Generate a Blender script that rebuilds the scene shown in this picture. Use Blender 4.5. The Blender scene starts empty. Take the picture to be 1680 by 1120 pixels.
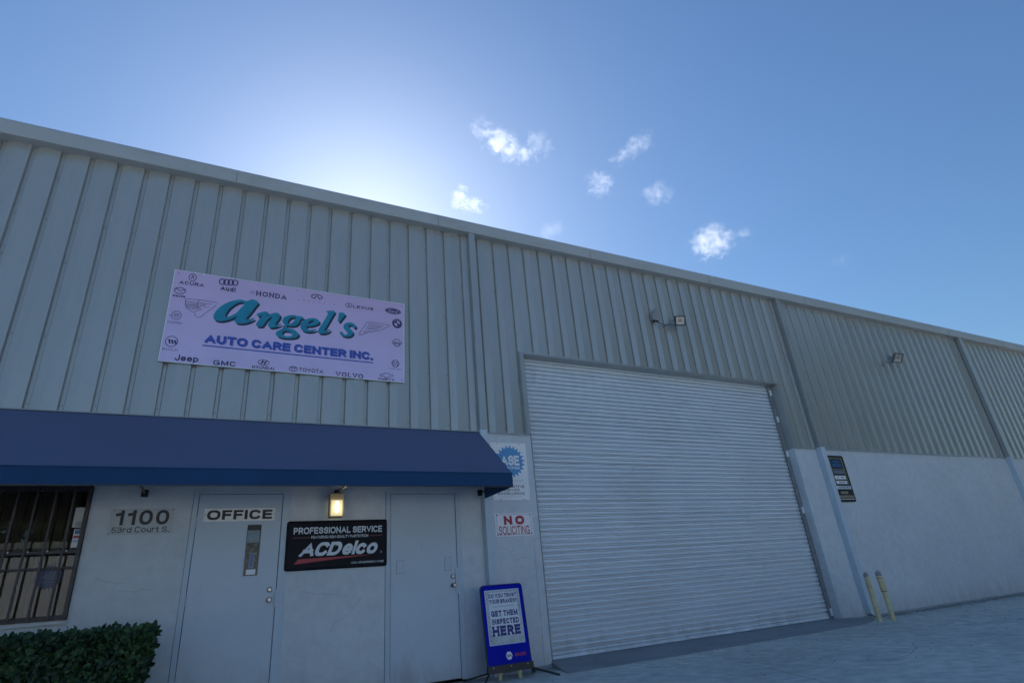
import bpy, bmesh, math, random
import numpy as np
from mathutils import Vector, Matrix, noise as mnoise

# ------------------------------------------------------------------ camera, sky, sun, exposure
scene = bpy.context.scene
COL = scene.collection
cam_data = bpy.data.cameras.new("camera")
cam = bpy.data.objects.new("camera", cam_data)
COL.objects.link(cam)
scene.camera = cam
cam_data.sensor_fit = 'HORIZONTAL'
cam_data.sensor_width = 36.0
cam_data.lens = 20.11
cam_data.clip_start = 0.05
cam_data.clip_end = 5000
R_ = Vector((0.89177446, -0.44509742, -0.08140389))
U_ = Vector((-0.11435372, -0.39576359, 0.91120492))
F_ = Vector((0.43779166, 0.80328044, 0.40383041))
cam.matrix_world = Matrix(((R_.x, U_.x, -F_.x, 1.9015), (R_.y, U_.y, -F_.y, -7.5692), (R_.z, U_.z, -F_.z, 0.9085), (0, 0, 0, 1)))

SUN_EL, SUN_AZ = math.radians(33.5), math.radians(12.5)      # azimuth from +Y towards +X
world = bpy.data.worlds.new("World")
scene.world = world
world.use_nodes = True
wn = world.node_tree
for n in list(wn.nodes):
    wn.nodes.remove(n)
sky = wn.nodes.new('ShaderNodeTexSky')
sky.sky_type = 'NISHITA'
sky.sun_disc = False
sky.sun_elevation = SUN_EL
sky.sun_rotation = SUN_AZ
sky.altitude = 0
sky.air_density = 1.6
sky.dust_density = 0.75
sky.ozone_density = 10.0
bg = wn.nodes.new('ShaderNodeBackground')
bg.inputs['Strength'].default_value = 0.078
wo = wn.nodes.new('ShaderNodeOutputWorld')
wn.links.new(sky.outputs[0], bg.inputs[0])
wn.links.new(bg.outputs[0], wo.inputs[0])

sun_data = bpy.data.lights.new("sun", 'SUN')
sun_data.energy = 4.8
sun_data.angle = math.radians(0.53)
sun_data.color = (1.0, 0.95, 0.88)
sun = bpy.data.objects.new("sun", sun_data)
COL.objects.link(sun)
SUN_DIR = Vector((math.sin(SUN_AZ) * math.cos(SUN_EL), math.cos(SUN_AZ) * math.cos(SUN_EL), math.sin(SUN_EL)))
sun.rotation_euler = SUN_DIR.to_track_quat('Z', 'Y').to_euler()
sun.location = (0, 30, 40)

vs = scene.view_settings
vs.view_transform = 'Standard'
vs.look = 'None'
vs.exposure = 0.62
vs.gamma = 1.0
vs.use_curve_mapping = False
scene.cycles.max_bounces = 8
scene.cycles.transparent_max_bounces = 12
scene.cycles.volume_bounces = 1

rng = random.Random(7)

# ------------------------------------------------------------------ helpers
class MB:
    def __init__(s):
        s.v, s.f, s.m = [], [], []
    def add(s, vs_, fs, mi=0):
        b = len(s.v)
        s.v += [tuple(map(float, p)) for p in vs_]
        s.f += [tuple(i + b for i in f) for f in fs]
        s.m += [mi] * len(fs)
        return s
    def box(s, x0, x1, y0, y1, z0, z1, mi=0):
        return s.add([(x0, y0, z0), (x1, y0, z0), (x1, y1, z0), (x0, y1, z0), (x0, y0, z1), (x1, y0, z1), (x1, y1, z1), (x0, y1, z1)],
                     [(0, 3, 2, 1), (4, 5, 6, 7), (0, 1, 5, 4), (1, 2, 6, 5), (2, 3, 7, 6), (3, 0, 4, 7)], mi)
    def obox(s, c, ax, ay, az, mi=0):          # oriented box, half-axis vectors
        c, ax, ay, az = map(Vector, (c, ax, ay, az))
        p = [c + i * ax + j * ay + k * az for k in (-1, 1) for i, j in ((-1, -1), (1, -1), (1, 1), (-1, 1))]
        return s.add(p, [(0, 3, 2, 1), (4, 5, 6, 7), (0, 1, 5, 4), (1, 2, 6, 5), (2, 3, 7, 6), (3, 0, 4, 7)], mi)
    def tube(s, pts, r, n=8, mi=0, caps=True):
        pts = [Vector(p) for p in pts]
        rr = r if isinstance(r, (list, tuple)) else [r] * len(pts)
        b = len(s.v)
        prev = None
        for i, p in enumerate(pts):
            t = (pts[min(i + 1, len(pts) - 1)] - pts[max(i - 1, 0)]).normalized()
            a = prev if prev else (Vector((0, 0, 1)) if abs(t.z) < .9 else Vector((1, 0, 0)))
            u = (a - t * a.dot(t)).normalized()
            prev = u
            w = t.cross(u)
            for k in range(n):
                th = 2 * math.pi * k / n
                s.v.append(tuple(p + (u * math.cos(th) + w * math.sin(th)) * rr[i]))
        for i in range(len(pts) - 1):
            for k in range(n):
                k2 = (k + 1) % n
                s.f.append((b + i * n + k, b + i * n + k2, b + (i + 1) * n + k2, b + (i + 1) * n + k))
                s.m.append(mi)
        if caps:
            s.f.append(tuple(b + k for k in range(n))[::-1]); s.m.append(mi)
            s.f.append(tuple(b + (len(pts) - 1) * n + k for k in range(n))); s.m.append(mi)
        return s
    def extrude_x(s, prof, x0, x1, mi=0, closed=True):     # profile of (y,z) pushed along x
        n = len(prof)
        b = len(s.v)
        for x in (x0, x1):
            s.v += [(x, p[0], p[1]) for p in prof]
        for k in range(n if closed else n - 1):
            k2 = (k + 1) % n
            s.f.append((b + k, b + k2, b + n + k2, b + n + k)); s.m.append(mi)
        if closed:
            s.f.append(tuple(b + k for k in range(n))); s.m.append(mi)
            s.f.append(tuple(b + n + k for k in range(n))[::-1]); s.m.append(mi)
        return s
    def plate(s, outline, y0, y1, mi=0):                   # outline of (x,z), closed, thickness y0 (front) to y1
        n = len(outline)
        b = len(s.v)
        for y in (y0, y1):
            s.v += [(p[0], y, p[1]) for p in outline]
        s.f.append(tuple(b + k for k in range(n))); s.m.append(mi)
        s.f.append(tuple(b + n + k for k in range(n))[::-1]); s.m.append(mi)
        for k in range(n):
            k2 = (k + 1) % n
            s.f.append((b + k, b + n + k, b + n + k2, b + k2)); s.m.append(mi)
        return s
    def mesh(s, name, mats, smooth=False, fix=True):
        me = bpy.data.meshes.new(name)
        me.from_pydata(s.v, [], s.f)
        for m in (mats if isinstance(mats, (list, tuple)) else [mats]):
            me.materials.append(m)
        me.polygons.foreach_set('material_index', s.m)
        if smooth:
            me.polygons.foreach_set('use_smooth', [True] * len(s.f))
        if fix:
            bm = bmesh.new(); bm.from_mesh(me)
            bmesh.ops.recalc_face_normals(bm, faces=bm.faces)
            bm.to_mesh(me); bm.free()
        me.update()
        return me
    def build(s, name, mats, parent=None, smooth=False, loc=None, fix=True, bevel=0.0):
        o = bpy.data.objects.new(name, s.mesh(name, mats, smooth, fix))
        COL.objects.link(o)
        if parent:
            o.parent = parent
        if loc:
            o.location = loc
        if bevel:
            b = o.modifiers.new('bevel', 'BEVEL'); b.width = bevel; b.segments = 2; b.limit_method = 'ANGLE'
        return o

def tag(o, label=None, cat=None, group=None, kind=None):
    if label: o['label'] = label
    if cat: o['category'] = cat
    if group: o['group'] = group
    if kind: o['kind'] = kind
    return o

def empty(name, loc, label, cat, group=None, rot=None):
    o = bpy.data.objects.new(name, None)
    COL.objects.link(o)
    o.location = loc
    o.empty_display_size = .2
    if rot: o.rotation_euler = rot
    return tag(o, label, cat, group)

def rounded(x0, x1, z0, z1, r, n=5):
    out = []
    for cx, cz, a0 in ((x1 - r, z1 - r, 0), (x0 + r, z1 - r, 90), (x0 + r, z0 + r, 180), (x1 - r, z0 + r, 270)):
        for k in range(n + 1):
            a = math.radians(a0 + 90 * k / n)
            out.append((cx + r * math.cos(a), cz + r * math.sin(a)))
    return out

def catmull(P, n=5, closed=True):
    out = []
    m = len(P)
    rngk = range(m) if closed else range(m - 1)
    for i in rngk:
        if closed:
            p0, p1, p2, p3 = P[i - 1], P[i], P[(i + 1) % m], P[(i + 2) % m]
        else:
            p0, p1, p2, p3 = P[max(i - 1, 0)], P[i], P[i + 1], P[min(i + 2, m - 1)]
        for k in range(n):
            t = k / n
            out.append(tuple(.5 * (2 * b + (c - a) * t + (2 * a - 5 * b + 4 * c - d) * t * t + (3 * b - a - 3 * c + d) * t ** 3)
                             for a, b, c, d in zip(p0, p1, p2, p3)))
    if not closed:
        out.append(P[-1])
    return out

# ------------------------------------------------------------------ materials
def mat(name, color, rough=.6, metal=0.0, spec=.5, var=0.0, vscale=3.0, bump=0.0, bscale=40.0, stretch=None,
        stain=None, stain_amt=0.0, stain_scale=1.2, coat=0.0, detail=6, var2=0.0, v2scale=25.0):
    m = bpy.data.materials.new(name)
    m.use_nodes = True
    nt = m.node_tree
    N, L = nt.nodes, nt.links
    b = N['Principled BSDF']
    b.inputs['Roughness'].default_value = rough
    b.inputs['Metallic'].default_value = metal
    b.inputs['Specular IOR Level'].default_value = spec
    b.inputs['Coat Weight'].default_value = coat
    c = (*color, 1)
    b.inputs['Base Color'].default_value = c
    geo = N.new('ShaderNodeNewGeometry')
    mp = N.new('ShaderNodeMapping')
    if stretch: mp.inputs['Scale'].default_value = stretch
    L.new(geo.outputs['Position'], mp.inputs['Vector'])
    src = mp.outputs[0]
    cur = None
    def mix(a, bcol, fac, blend='MIX'):
        x = N.new('ShaderNodeMix'); x.data_type = 'RGBA'; x.blend_type = blend
        if isinstance(fac, float): x.inputs[0].default_value = fac
        else: L.new(fac, x.inputs[0])
        for i, s_ in ((6, a), (7, bcol)):
            if isinstance(s_, tuple): x.inputs[i].default_value = s_
            else: L.new(s_, x.inputs[i])
        return x.outputs[2]
    cur = c
    def nz(scale, det=detail, r=.55):
        n = N.new('ShaderNodeTexNoise'); n.inputs['Scale'].default_value = scale
        n.inputs['Detail'].default_value = det; n.inputs['Roughness'].default_value = r
        L.new(src, n.inputs['Vector']); return n.outputs['Fac']
    def ramp(f, lo, hi):
        r = N.new('ShaderNodeMapRange'); r.inputs['From Min'].default_value = lo; r.inputs['From Max'].default_value = hi
        L.new(f, r.inputs['Value']); return r.outputs[0]
    if var:
        lo = tuple(x * (1 - var) for x in color) + (1,); hi = tuple(min(1, x * (1 + var)) for x in color) + (1,)
        cur = mix(lo, hi, ramp(nz(vscale), .3, .7))
    if var2:
        lo = (1 - var2,) * 3 + (1,); hi = (1 + var2 * .3,) * 3 + (1,)
        f = mix(lo, hi, ramp(nz(v2scale, 4, .6), .3, .7))
        cur = mix(cur, f, 1.0, 'MULTIPLY')
    if stain:
        fac = N.new('ShaderNodeMath'); fac.operation = 'MULTIPLY'; fac.inputs[1].default_value = stain_amt
        L.new(ramp(nz(stain_scale, 8, .65), .52, .68), fac.inputs[0])
        cur = mix(cur, (*stain, 1), fac.outputs[0])
    if not isinstance(cur, tuple):
        L.new(cur, b.inputs['Base Color'])
    if bump:
        bp = N.new('ShaderNodeBump'); bp.inputs['Strength'].default_value = bump; bp.inputs['Distance'].default_value = .02 if name == 'stucco_paint' else .01
        L.new(nz(bscale, 5, .6), bp.inputs['Height']); L.new(bp.outputs[0], b.inputs['Normal'])
    return m

def emis(name, color, strength, base=(.8, .8, .7)):
    m = mat(name, base, rough=.35)
    b = m.node_tree.nodes['Principled BSDF']
    b.inputs['Emission Color'].default_value = (*color, 1)
    b.inputs['Emission Strength'].default_value = strength
    return m

M = {}
M['siding'] = mat('siding_paint', (.43, .44, .42), rough=.25, spec=.9, metal=.24, var=.05, vscale=1.3, stretch=(1, 1, .25), var2=.05, v2scale=9, bump=.03, bscale=3)
M['flashing'] = mat('trim_paint', (.40, .42, .41), rough=.27, spec=.9, metal=.24, var=.05, vscale=2)
M['gutter'] = mat('gutter_paint', (.44, .47, .475), rough=.45, var=.06, vscale=1.5, stretch=(.4, 1, 1), stain=(.18, .18, .15), stain_amt=.25, stain_scale=2.5)
M['stucco'] = mat('stucco_paint', (.66, .715, .745), rough=.85, spec=.25, var=.05, vscale=.9, var2=.10, v2scale=7, bump=.8, bscale=9, stain=(.50, .58, .64), stain_amt=.25, stain_scale=1.1)
M['door'] = mat('door_paint', (.55, .64, .71), rough=.5, var=.03, vscale=2, bump=.05, bscale=5, stain=(.47, .55, .62), stain_amt=.25, stain_scale=1.4)
M['frame'] = mat('door_frame_paint', (.52, .62, .70), rough=.5, var=.04, vscale=4)
M['shutter'] = mat('shutter_metal', (.78, .86, .92), rough=.34, spec=.5, var=.04, vscale=2.5, stretch=(.5, 1, 1), stain=(.60, .62, .60), stain_amt=.25, stain_scale=.8)
M['guide'] = mat('guide_steel', (.22, .23, .24), rough=.5, var=.15, vscale=6)
M['black'] = mat('black_metal', (.015, .016, .018), rough=.4, var=.2, vscale=12)
M['bronze'] = mat('dark_bronze', (.022, .022, .026), rough=.45, var=.25, vscale=14, stain=(.12, .12, .12), stain_amt=.3, stain_scale=9)
M['steel'] = mat('worn_steel', (.34, .34, .34), rough=.32, metal=1.0, var=.08, vscale=20)
M['screw'] = mat('screw_head', (.16, .165, .16), rough=.5)
M['rust'] = mat('rusty_screw', (.10, .06, .045), rough=.8)
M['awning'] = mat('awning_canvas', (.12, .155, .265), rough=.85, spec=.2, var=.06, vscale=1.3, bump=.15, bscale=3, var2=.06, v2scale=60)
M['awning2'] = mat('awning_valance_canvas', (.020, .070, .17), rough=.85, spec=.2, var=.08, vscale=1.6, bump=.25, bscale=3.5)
M['cream'] = mat('cream_paint', (.64, .56, .32), rough=.6, var=.14, vscale=9, stain=(.25, .2, .12), stain_amt=.5, stain_scale=7)
M['beige'] = mat('beige_plastic', (.40, .33, .22), rough=.5, var=.08, vscale=20)
M['grey_cap'] = mat('grey_cap', (.28, .29, .30), rough=.6, var=.15, vscale=30)
M['white'] = mat('white_print', (.88, .89, .90), rough=.45, var=.03, vscale=3)
M['plate'] = mat('aged_plate', (.47, .52, .54), rough=.4, var=.05, vscale=8)
M['office'] = mat('office_plate', (.88, .88, .84), rough=.4, var=.05, vscale=6)
M['ink'] = mat('black_ink', (.012, .013, .016), rough=.45)
M['navy'] = mat('navy_panel', (.004, .006, .014), rough=.35, spec=.1, var=.15, vscale=4)
M['ltblue'] = mat('pale_blue_ink', (.62, .70, .78), rough=.4)
M['red'] = mat('red_ink', (.42, .03, .05), rough=.45)
M['darkred'] = mat('dark_red_ink', (.13, .02, .035), rough=.45)
M['aseblue'] = mat('mid_blue_ink', (.10, .33, .62), rough=.45)
M['ghost'] = mat('faint_grey_ink', (.42, .44, .48), rough=.5)
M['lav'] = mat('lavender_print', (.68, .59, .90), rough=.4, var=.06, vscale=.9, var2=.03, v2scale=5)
M['teal'] = mat('teal_ink', (.015, .27, .40), rough=.4, var=.12, vscale=7)
M['shadow_ink'] = mat('deep_teal_ink', (.015, .035, .065), rough=.45)
M['royal'] = mat('royal_blue_ink', (.035, .10, .50), rough=.4)
M['royal2'] = mat('violet_outline_ink', (.20, .15, .42), rough=.4)
M['logo'] = mat('indigo_ink', (.035, .03, .12), rough=.45)
M['logo2'] = mat('faded_indigo_ink', (.10, .09, .26), rough=.45)
M['edge'] = mat('white_edge', (.75, .80, .86), rough=.35)
M['board_blue'] = mat('cobalt_board', (.001, .012, .42), rough=.3, spec=.06, var=.06, vscale=3)
M['tread'] = mat('tread_plate_print', (.46, .50, .53), rough=.35, var=.25, vscale=7)
M['tread2'] = mat('tread_diamond_print', (.72, .76, .78), rough=.35)
M['poster'] = mat('poster_ground', (.72, .77, .82), rough=.4, var=.05, vscale=5)
M['posterink'] = mat('poster_ink', (.015, .025, .20), rough=.4)
M['concrete'] = mat('weathered_concrete', (.69, .68, .62), rough=.9, spec=.2, var=.16, vscale=.45, stretch=(1, 1, 1), var2=.28, v2scale=5.5, bump=.5, bscale=22,
                    stain=(.28, .29, .30), stain_amt=.5, stain_scale=.9, detail=9)
M['apron'] = mat('trowelled_concrete', (.30, .32, .33), rough=.7, spec=.3, var=.12, vscale=1.4, bump=.2, bscale=30, var2=.12, v2scale=12)
M['footing'] = mat('footing_concrete', (.36, .37, .37), rough=.9, var=.2, vscale=6, bump=.5, bscale=30)
M['soil'] = mat('soil', (.06, .05, .04), rough=.95, var=.3, vscale=8, bump=.6, bscale=25)
M['asphalt'] = mat('far_paving', (.34, .38, .42), rough=.9, var=.15, vscale=.1, var2=.1, v2scale=3)
M['blind'] = mat('vertical_blind_fabric', (.085, .072, .055), rough=.8, var=.12, vscale=4)
M['paper'] = mat('paper', (.72, .72, .68), rough=.7, var=.04, vscale=9)
M['sand'] = mat('sandy_ink', (.42, .38, .26), rough=.5)
M['cardblue'] = mat('card_blue_ink', (.05, .16, .42), rough=.4)
M['decal'] = mat('dark_blue_decal', (.012, .03, .10), rough=.35)
M['decal_grey'] = mat('grey_decal', (.11, .14, .20), rough=.4)
M['roof'] = mat('roof_metal', (.45, .45, .43), rough=.4, var=.05)
M['bark'] = mat('hedge_twig', (.035, .028, .018), rough=.9)

def glass_mat(name, tint=(1, 1, 1), refl=1.0):
    m = bpy.data.materials.new(name); m.use_nodes = True
    nt = m.node_tree; N, L = nt.nodes, nt.links
    for n in list(N): N.remove(n)
    o = N.new('ShaderNodeOutputMaterial'); mx = N.new('ShaderNodeMixShader')
    t = N.new('ShaderNodeBsdfTransparent'); t.inputs[0].default_value = (*tint, 1)
    g = N.new('ShaderNodeBsdfGlossy'); g.inputs['Roughness'].default_value = .01
    fr = N.new('ShaderNodeFresnel'); fr.inputs['IOR'].default_value = 1.52
    mu = N.new('ShaderNodeMath'); mu.operation = 'MULTIPLY'; mu.inputs[1].default_value = 1.0 * refl; mu.use_clamp = True
    L.new(fr.outputs[0], mu.inputs[0]); L.new(mu.outputs[0], mx.inputs[0])
    L.new(t.outputs[0], mx.inputs[1]); L.new(g.outputs[0], mx.inputs[2]); L.new(mx.outputs[0], o.inputs[0])
    return m
M['glass'] = glass_mat('window_glass', (.72, .72, .68))
M['lampglass'] = glass_mat('lamp_glass', (.85, .87, .9))

def leaf_mat(name, lo, hi):
    m = bpy.data.materials.new(name); m.use_nodes = True
    nt = m.node_tree; N, L = nt.nodes, nt.links
    b = N['Principled BSDF']; b.inputs['Roughness'].default_value = .5; b.inputs['Specular IOR Level'].default_value = .35
    at = N.new('ShaderNodeAttribute'); at.attribute_name = 'tone'
    mx = N.new('ShaderNodeMix'); mx.data_type = 'RGBA'
    mx.inputs[6].default_value = (*lo, 1); mx.inputs[7].default_value = (*hi, 1)
    L.new(at.outputs['Fac'], mx.inputs[0]); L.new(mx.outputs[2], b.inputs['Base Color'])
    return m
M['leaf'] = leaf_mat('hedge_leaf', (.009, .032, .014), (.075, .15, .045))

# ------------------------------------------------------------------ flat lettering
_dg = None
def curve_to_mesh(cu, name):
    o = bpy.data.objects.new('tmp', cu); COL.objects.link(o)
    bpy.context.view_layer.update()
    dg = bpy.context.evaluated_depsgraph_get()
    me = bpy.data.meshes.new_from_object(o.evaluated_get(dg))
    bpy.data.objects.remove(o); bpy.data.curves.remove(cu)
    me.name = name
    return me

class Face:
    """a flat face parallel to the wall: local (u, v) -> world, with y as depth; optional tilt matrix via parent"""
def text(s_, x0, x1, zm, h, y, m, parent, bold=.0, shear=0.0, name='lettering', space=1.0, keep=False, descend=False, rot=0.0):
    cu = bpy.data.curves.new('t', 'FONT')
    cu.body = s_; cu.size = 1.0; cu.offset = bold; cu.shear = shear; cu.space_character = space
    cu.resolution_u = 4; cu.fill_mode = 'FRONT' if hasattr(cu, 'fill_mode') else 'FRONT'
    me = curve_to_mesh(cu, name)
    n = len(me.vertices)
    co = np.empty(n * 3, dtype=np.float32); me.vertices.foreach_get('co', co); co = co.reshape(n, 3)
    mn, mx = co.min(0), co.max(0)
    sx = (x1 - x0) / (mx[0] - mn[0]); sz = h / (mx[1] - mn[1])
    if keep:
        sz = sx = min(sx, sz); x0 = (x0 + x1) / 2 - sx * (mx[0] - mn[0]) / 2
    X = x0 + (co[:, 0] - mn[0]) * sx
    Z = zm + (co[:, 1] - (mn[1] + mx[1]) / 2) * sz
    if rot:
        cx = (x0 + x1) / 2; c_, s2 = math.cos(rot), math.sin(rot)
        X, Z = cx + (X - cx) * c_ - (Z - zm) * s2, zm + (X - cx) * s2 + (Z - zm) * c_
    out = np.stack([X, np.full(n, y), Z], 1).astype(np.float32)
    me.vertices.foreach_set('co', out.ravel())
    me.materials.clear(); me.materials.append(m); me.update()
    o = bpy.data.objects.new(name, me); COL.objects.link(o); o.parent = parent
    return o

def shape(loops, y, m, parent, name, smooth=0):
    """filled flat outline(s) of (x,z) with holes"""
    cu = bpy.data.curves.new('s', 'CURVE'); cu.dimensions = '2D'; cu.fill_mode = 'BOTH'
    for lp in loops:
        if smooth: lp = catmull(lp, smooth)
        sp = cu.splines.new('POLY'); sp.points.add(len(lp) - 1)
        for i, p in enumerate(lp): sp.points[i].co = (p[0], p[1], 0, 1)
        sp.use_cyclic_u = True
    me = curve_to_mesh(cu, name)
    n = len(me.vertices)
    co = np.empty(n * 3, dtype=np.float32); me.vertices.foreach_get('co', co); co = co.reshape(n, 3)
    out = np.stack([co[:, 0], np.full(n, y), co[:, 1]], 1).astype(np.float32)
    me.vertices.foreach_set('co', out.ravel()); me.materials.clear(); me.materials.append(m); me.update()
    o = bpy.data.objects.new(name, me); COL.objects.link(o); o.parent = parent
    return o

class Ink:
    """flat strokes and rings joined into one printed mark"""
    def __init__(s, y): s.mb = MB(); s.y = y; s.k = 0
    def _y(s): s.k += 1; return s.y - .0001 * (s.k % 7)
    def ring(s, cx, cz, rx, rz, w, n=28, a0=0, a1=360, skew=0.0):
        y = s._y(); full = abs(a1 - a0) >= 360
        m_ = n if full else n + 1
        vs_ = []
        for k in range(m_):
            a = math.radians(a0 + (a1 - a0) * k / n)
            for q in (0, 1):
                X, Z = (rx - q * w) * math.cos(a), (rz - q * w) * math.sin(a)
                vs_.append((cx + X + skew * Z, y, cz + Z))
        fs = [(2 * k, 2 * ((k + 1) % m_), 2 * ((k + 1) % m_) + 1, 2 * k + 1) for k in range(n)]
        s.mb.add(vs_, fs); return s
    def disc(s, cx, cz, rx, rz, n=28):
        y = s._y()
        s.mb.add([(cx + rx * math.cos(2 * math.pi * k / n), y, cz + rz * math.sin(2 * math.pi * k / n)) for k in range(n)], [tuple(range(n))]); return s
    def poly(s, P):
        y = s._y(); s.mb.add([(p[0], y, p[1]) for p in P], [tuple(range(len(P)))]); return s
    def line(s, P, w):
        y = s._y(); P = [Vector((p[0], p[1])) for p in P]; vs_ = []
        for i, p in enumerate(P):
            d = (P[min(i + 1, len(P) - 1)] - P[max(i - 1, 0)])
            if d.length < 1e-9: d = Vector((1, 0))
            d.normalize(); nrm = Vector((-d.y, d.x)) * w / 2
            vs_ += [(p.x + nrm.x, y, p.y + nrm.y), (p.x - nrm.x, y, p.y - nrm.y)]
        s.mb.add(vs_, [(2 * i, 2 * i + 1, 2 * i + 3, 2 * i + 2) for i in range(len(P) - 1)]); return s
    def rect(s, x0, x1, z0, z1): return s.poly([(x0, z0), (x1, z0), (x1, z1), (x0, z1)])
    def done(s, name, m, parent): return s.mb.build(name, m, parent)

def banner_ambient_tint():           # ambient tint painted in: pinkish towards the top, bluer towards the foot
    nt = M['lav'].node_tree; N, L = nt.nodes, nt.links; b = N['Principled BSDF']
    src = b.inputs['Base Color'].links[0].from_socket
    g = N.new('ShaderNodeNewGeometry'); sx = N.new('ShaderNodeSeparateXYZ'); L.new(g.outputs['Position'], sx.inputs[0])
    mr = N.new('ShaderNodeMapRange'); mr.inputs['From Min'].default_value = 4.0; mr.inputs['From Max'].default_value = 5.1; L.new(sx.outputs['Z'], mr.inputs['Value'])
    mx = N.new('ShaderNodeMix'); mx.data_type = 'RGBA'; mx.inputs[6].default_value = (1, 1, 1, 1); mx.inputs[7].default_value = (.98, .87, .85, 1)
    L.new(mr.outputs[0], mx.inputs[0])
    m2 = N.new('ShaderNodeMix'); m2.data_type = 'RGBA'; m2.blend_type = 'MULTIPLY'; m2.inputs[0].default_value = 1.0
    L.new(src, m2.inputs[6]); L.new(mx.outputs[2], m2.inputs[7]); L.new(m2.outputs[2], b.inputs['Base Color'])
banner_ambient_tint()

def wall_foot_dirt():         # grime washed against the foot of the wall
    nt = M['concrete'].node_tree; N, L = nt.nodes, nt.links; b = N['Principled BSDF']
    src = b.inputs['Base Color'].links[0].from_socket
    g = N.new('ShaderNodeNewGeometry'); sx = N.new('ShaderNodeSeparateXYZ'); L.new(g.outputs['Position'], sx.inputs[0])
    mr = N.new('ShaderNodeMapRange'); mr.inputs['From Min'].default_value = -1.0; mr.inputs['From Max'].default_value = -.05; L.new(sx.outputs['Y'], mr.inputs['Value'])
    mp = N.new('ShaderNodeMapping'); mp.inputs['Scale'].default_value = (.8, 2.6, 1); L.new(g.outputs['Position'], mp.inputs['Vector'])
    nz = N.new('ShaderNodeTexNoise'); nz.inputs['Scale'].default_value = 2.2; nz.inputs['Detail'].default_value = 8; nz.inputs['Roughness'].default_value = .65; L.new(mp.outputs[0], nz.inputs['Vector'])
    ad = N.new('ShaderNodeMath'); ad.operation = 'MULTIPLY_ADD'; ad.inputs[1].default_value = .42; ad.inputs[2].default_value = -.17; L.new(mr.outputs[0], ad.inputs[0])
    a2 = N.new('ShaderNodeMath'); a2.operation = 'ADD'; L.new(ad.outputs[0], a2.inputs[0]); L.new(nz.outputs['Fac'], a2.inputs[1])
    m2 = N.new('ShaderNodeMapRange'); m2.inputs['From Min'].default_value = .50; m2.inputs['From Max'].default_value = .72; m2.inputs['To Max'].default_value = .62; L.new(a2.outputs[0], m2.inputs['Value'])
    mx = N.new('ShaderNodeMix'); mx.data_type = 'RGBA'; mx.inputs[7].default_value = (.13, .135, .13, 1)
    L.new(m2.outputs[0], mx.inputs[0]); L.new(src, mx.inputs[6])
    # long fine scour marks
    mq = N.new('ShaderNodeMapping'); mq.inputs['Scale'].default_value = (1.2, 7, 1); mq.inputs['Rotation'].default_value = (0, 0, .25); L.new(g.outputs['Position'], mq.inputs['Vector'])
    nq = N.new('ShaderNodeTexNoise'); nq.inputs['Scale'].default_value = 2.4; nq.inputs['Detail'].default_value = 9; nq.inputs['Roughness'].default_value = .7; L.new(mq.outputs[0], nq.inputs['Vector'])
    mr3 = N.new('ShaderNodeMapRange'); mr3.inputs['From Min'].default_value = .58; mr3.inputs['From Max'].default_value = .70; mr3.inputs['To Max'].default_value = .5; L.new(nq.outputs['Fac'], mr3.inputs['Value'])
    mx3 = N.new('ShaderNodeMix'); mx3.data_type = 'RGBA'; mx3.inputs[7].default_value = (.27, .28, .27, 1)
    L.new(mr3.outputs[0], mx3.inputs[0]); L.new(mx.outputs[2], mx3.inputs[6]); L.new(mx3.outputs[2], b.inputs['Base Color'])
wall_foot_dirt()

def splash_dirt(key, z_top, col, amt):      # rain splash and dust along the foot, broken up by noise
    nt = M[key].node_tree; N, L = nt.nodes, nt.links; b = N['Principled BSDF']
    src = b.inputs['Base Color'].links[0].from_socket
    g = N.new('ShaderNodeNewGeometry'); sx = N.new('ShaderNodeSeparateXYZ'); L.new(g.outputs['Position'], sx.inputs[0])
    mr = N.new('ShaderNodeMapRange'); mr.inputs['From Min'].default_value = 0; mr.inputs['From Max'].default_value = z_top; mr.inputs['To Min'].default_value = .34; mr.inputs['To Max'].default_value = 0; L.new(sx.outputs['Z'], mr.inputs['Value'])
    mp = N.new('ShaderNodeMapping'); mp.inputs['Scale'].default_value = (2.2, 2.2, .7); L.new(g.outputs['Position'], mp.inputs['Vector'])
    nz = N.new('ShaderNodeTexNoise'); nz.inputs['Scale'].default_value = 2.0; nz.inputs['Detail'].default_value = 9; nz.inputs['Roughness'].default_value = .68; L.new(mp.outputs[0], nz.inputs['Vector'])
    a2 = N.new('ShaderNodeMath'); a2.operation = 'ADD'; L.new(mr.outputs[0], a2.inputs[0]); L.new(nz.outputs['Fac'], a2.inputs[1])
    m2 = N.new('ShaderNodeMapRange'); m2.inputs['From Min'].default_value = .60; m2.inputs['From Max'].default_value = .90; m2.inputs['To Max'].default_value = amt; L.new(a2.outputs[0], m2.inputs['Value'])
    mx = N.new('ShaderNodeMix'); mx.data_type = 'RGBA'; mx.inputs[7].default_value = (*col, 1)
    L.new(m2.outputs[0], mx.inputs[0]); L.new(src, mx.inputs[6]); L.new(mx.outputs[2], b.inputs['Base Color'])
splash_dirt('stucco', .45, (.36, .38, .38), .38)
splash_dirt('door', .5, (.30, .31, .31), .5)
splash_dirt('shutter', .35, (.34, .35, .34), .5)

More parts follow.
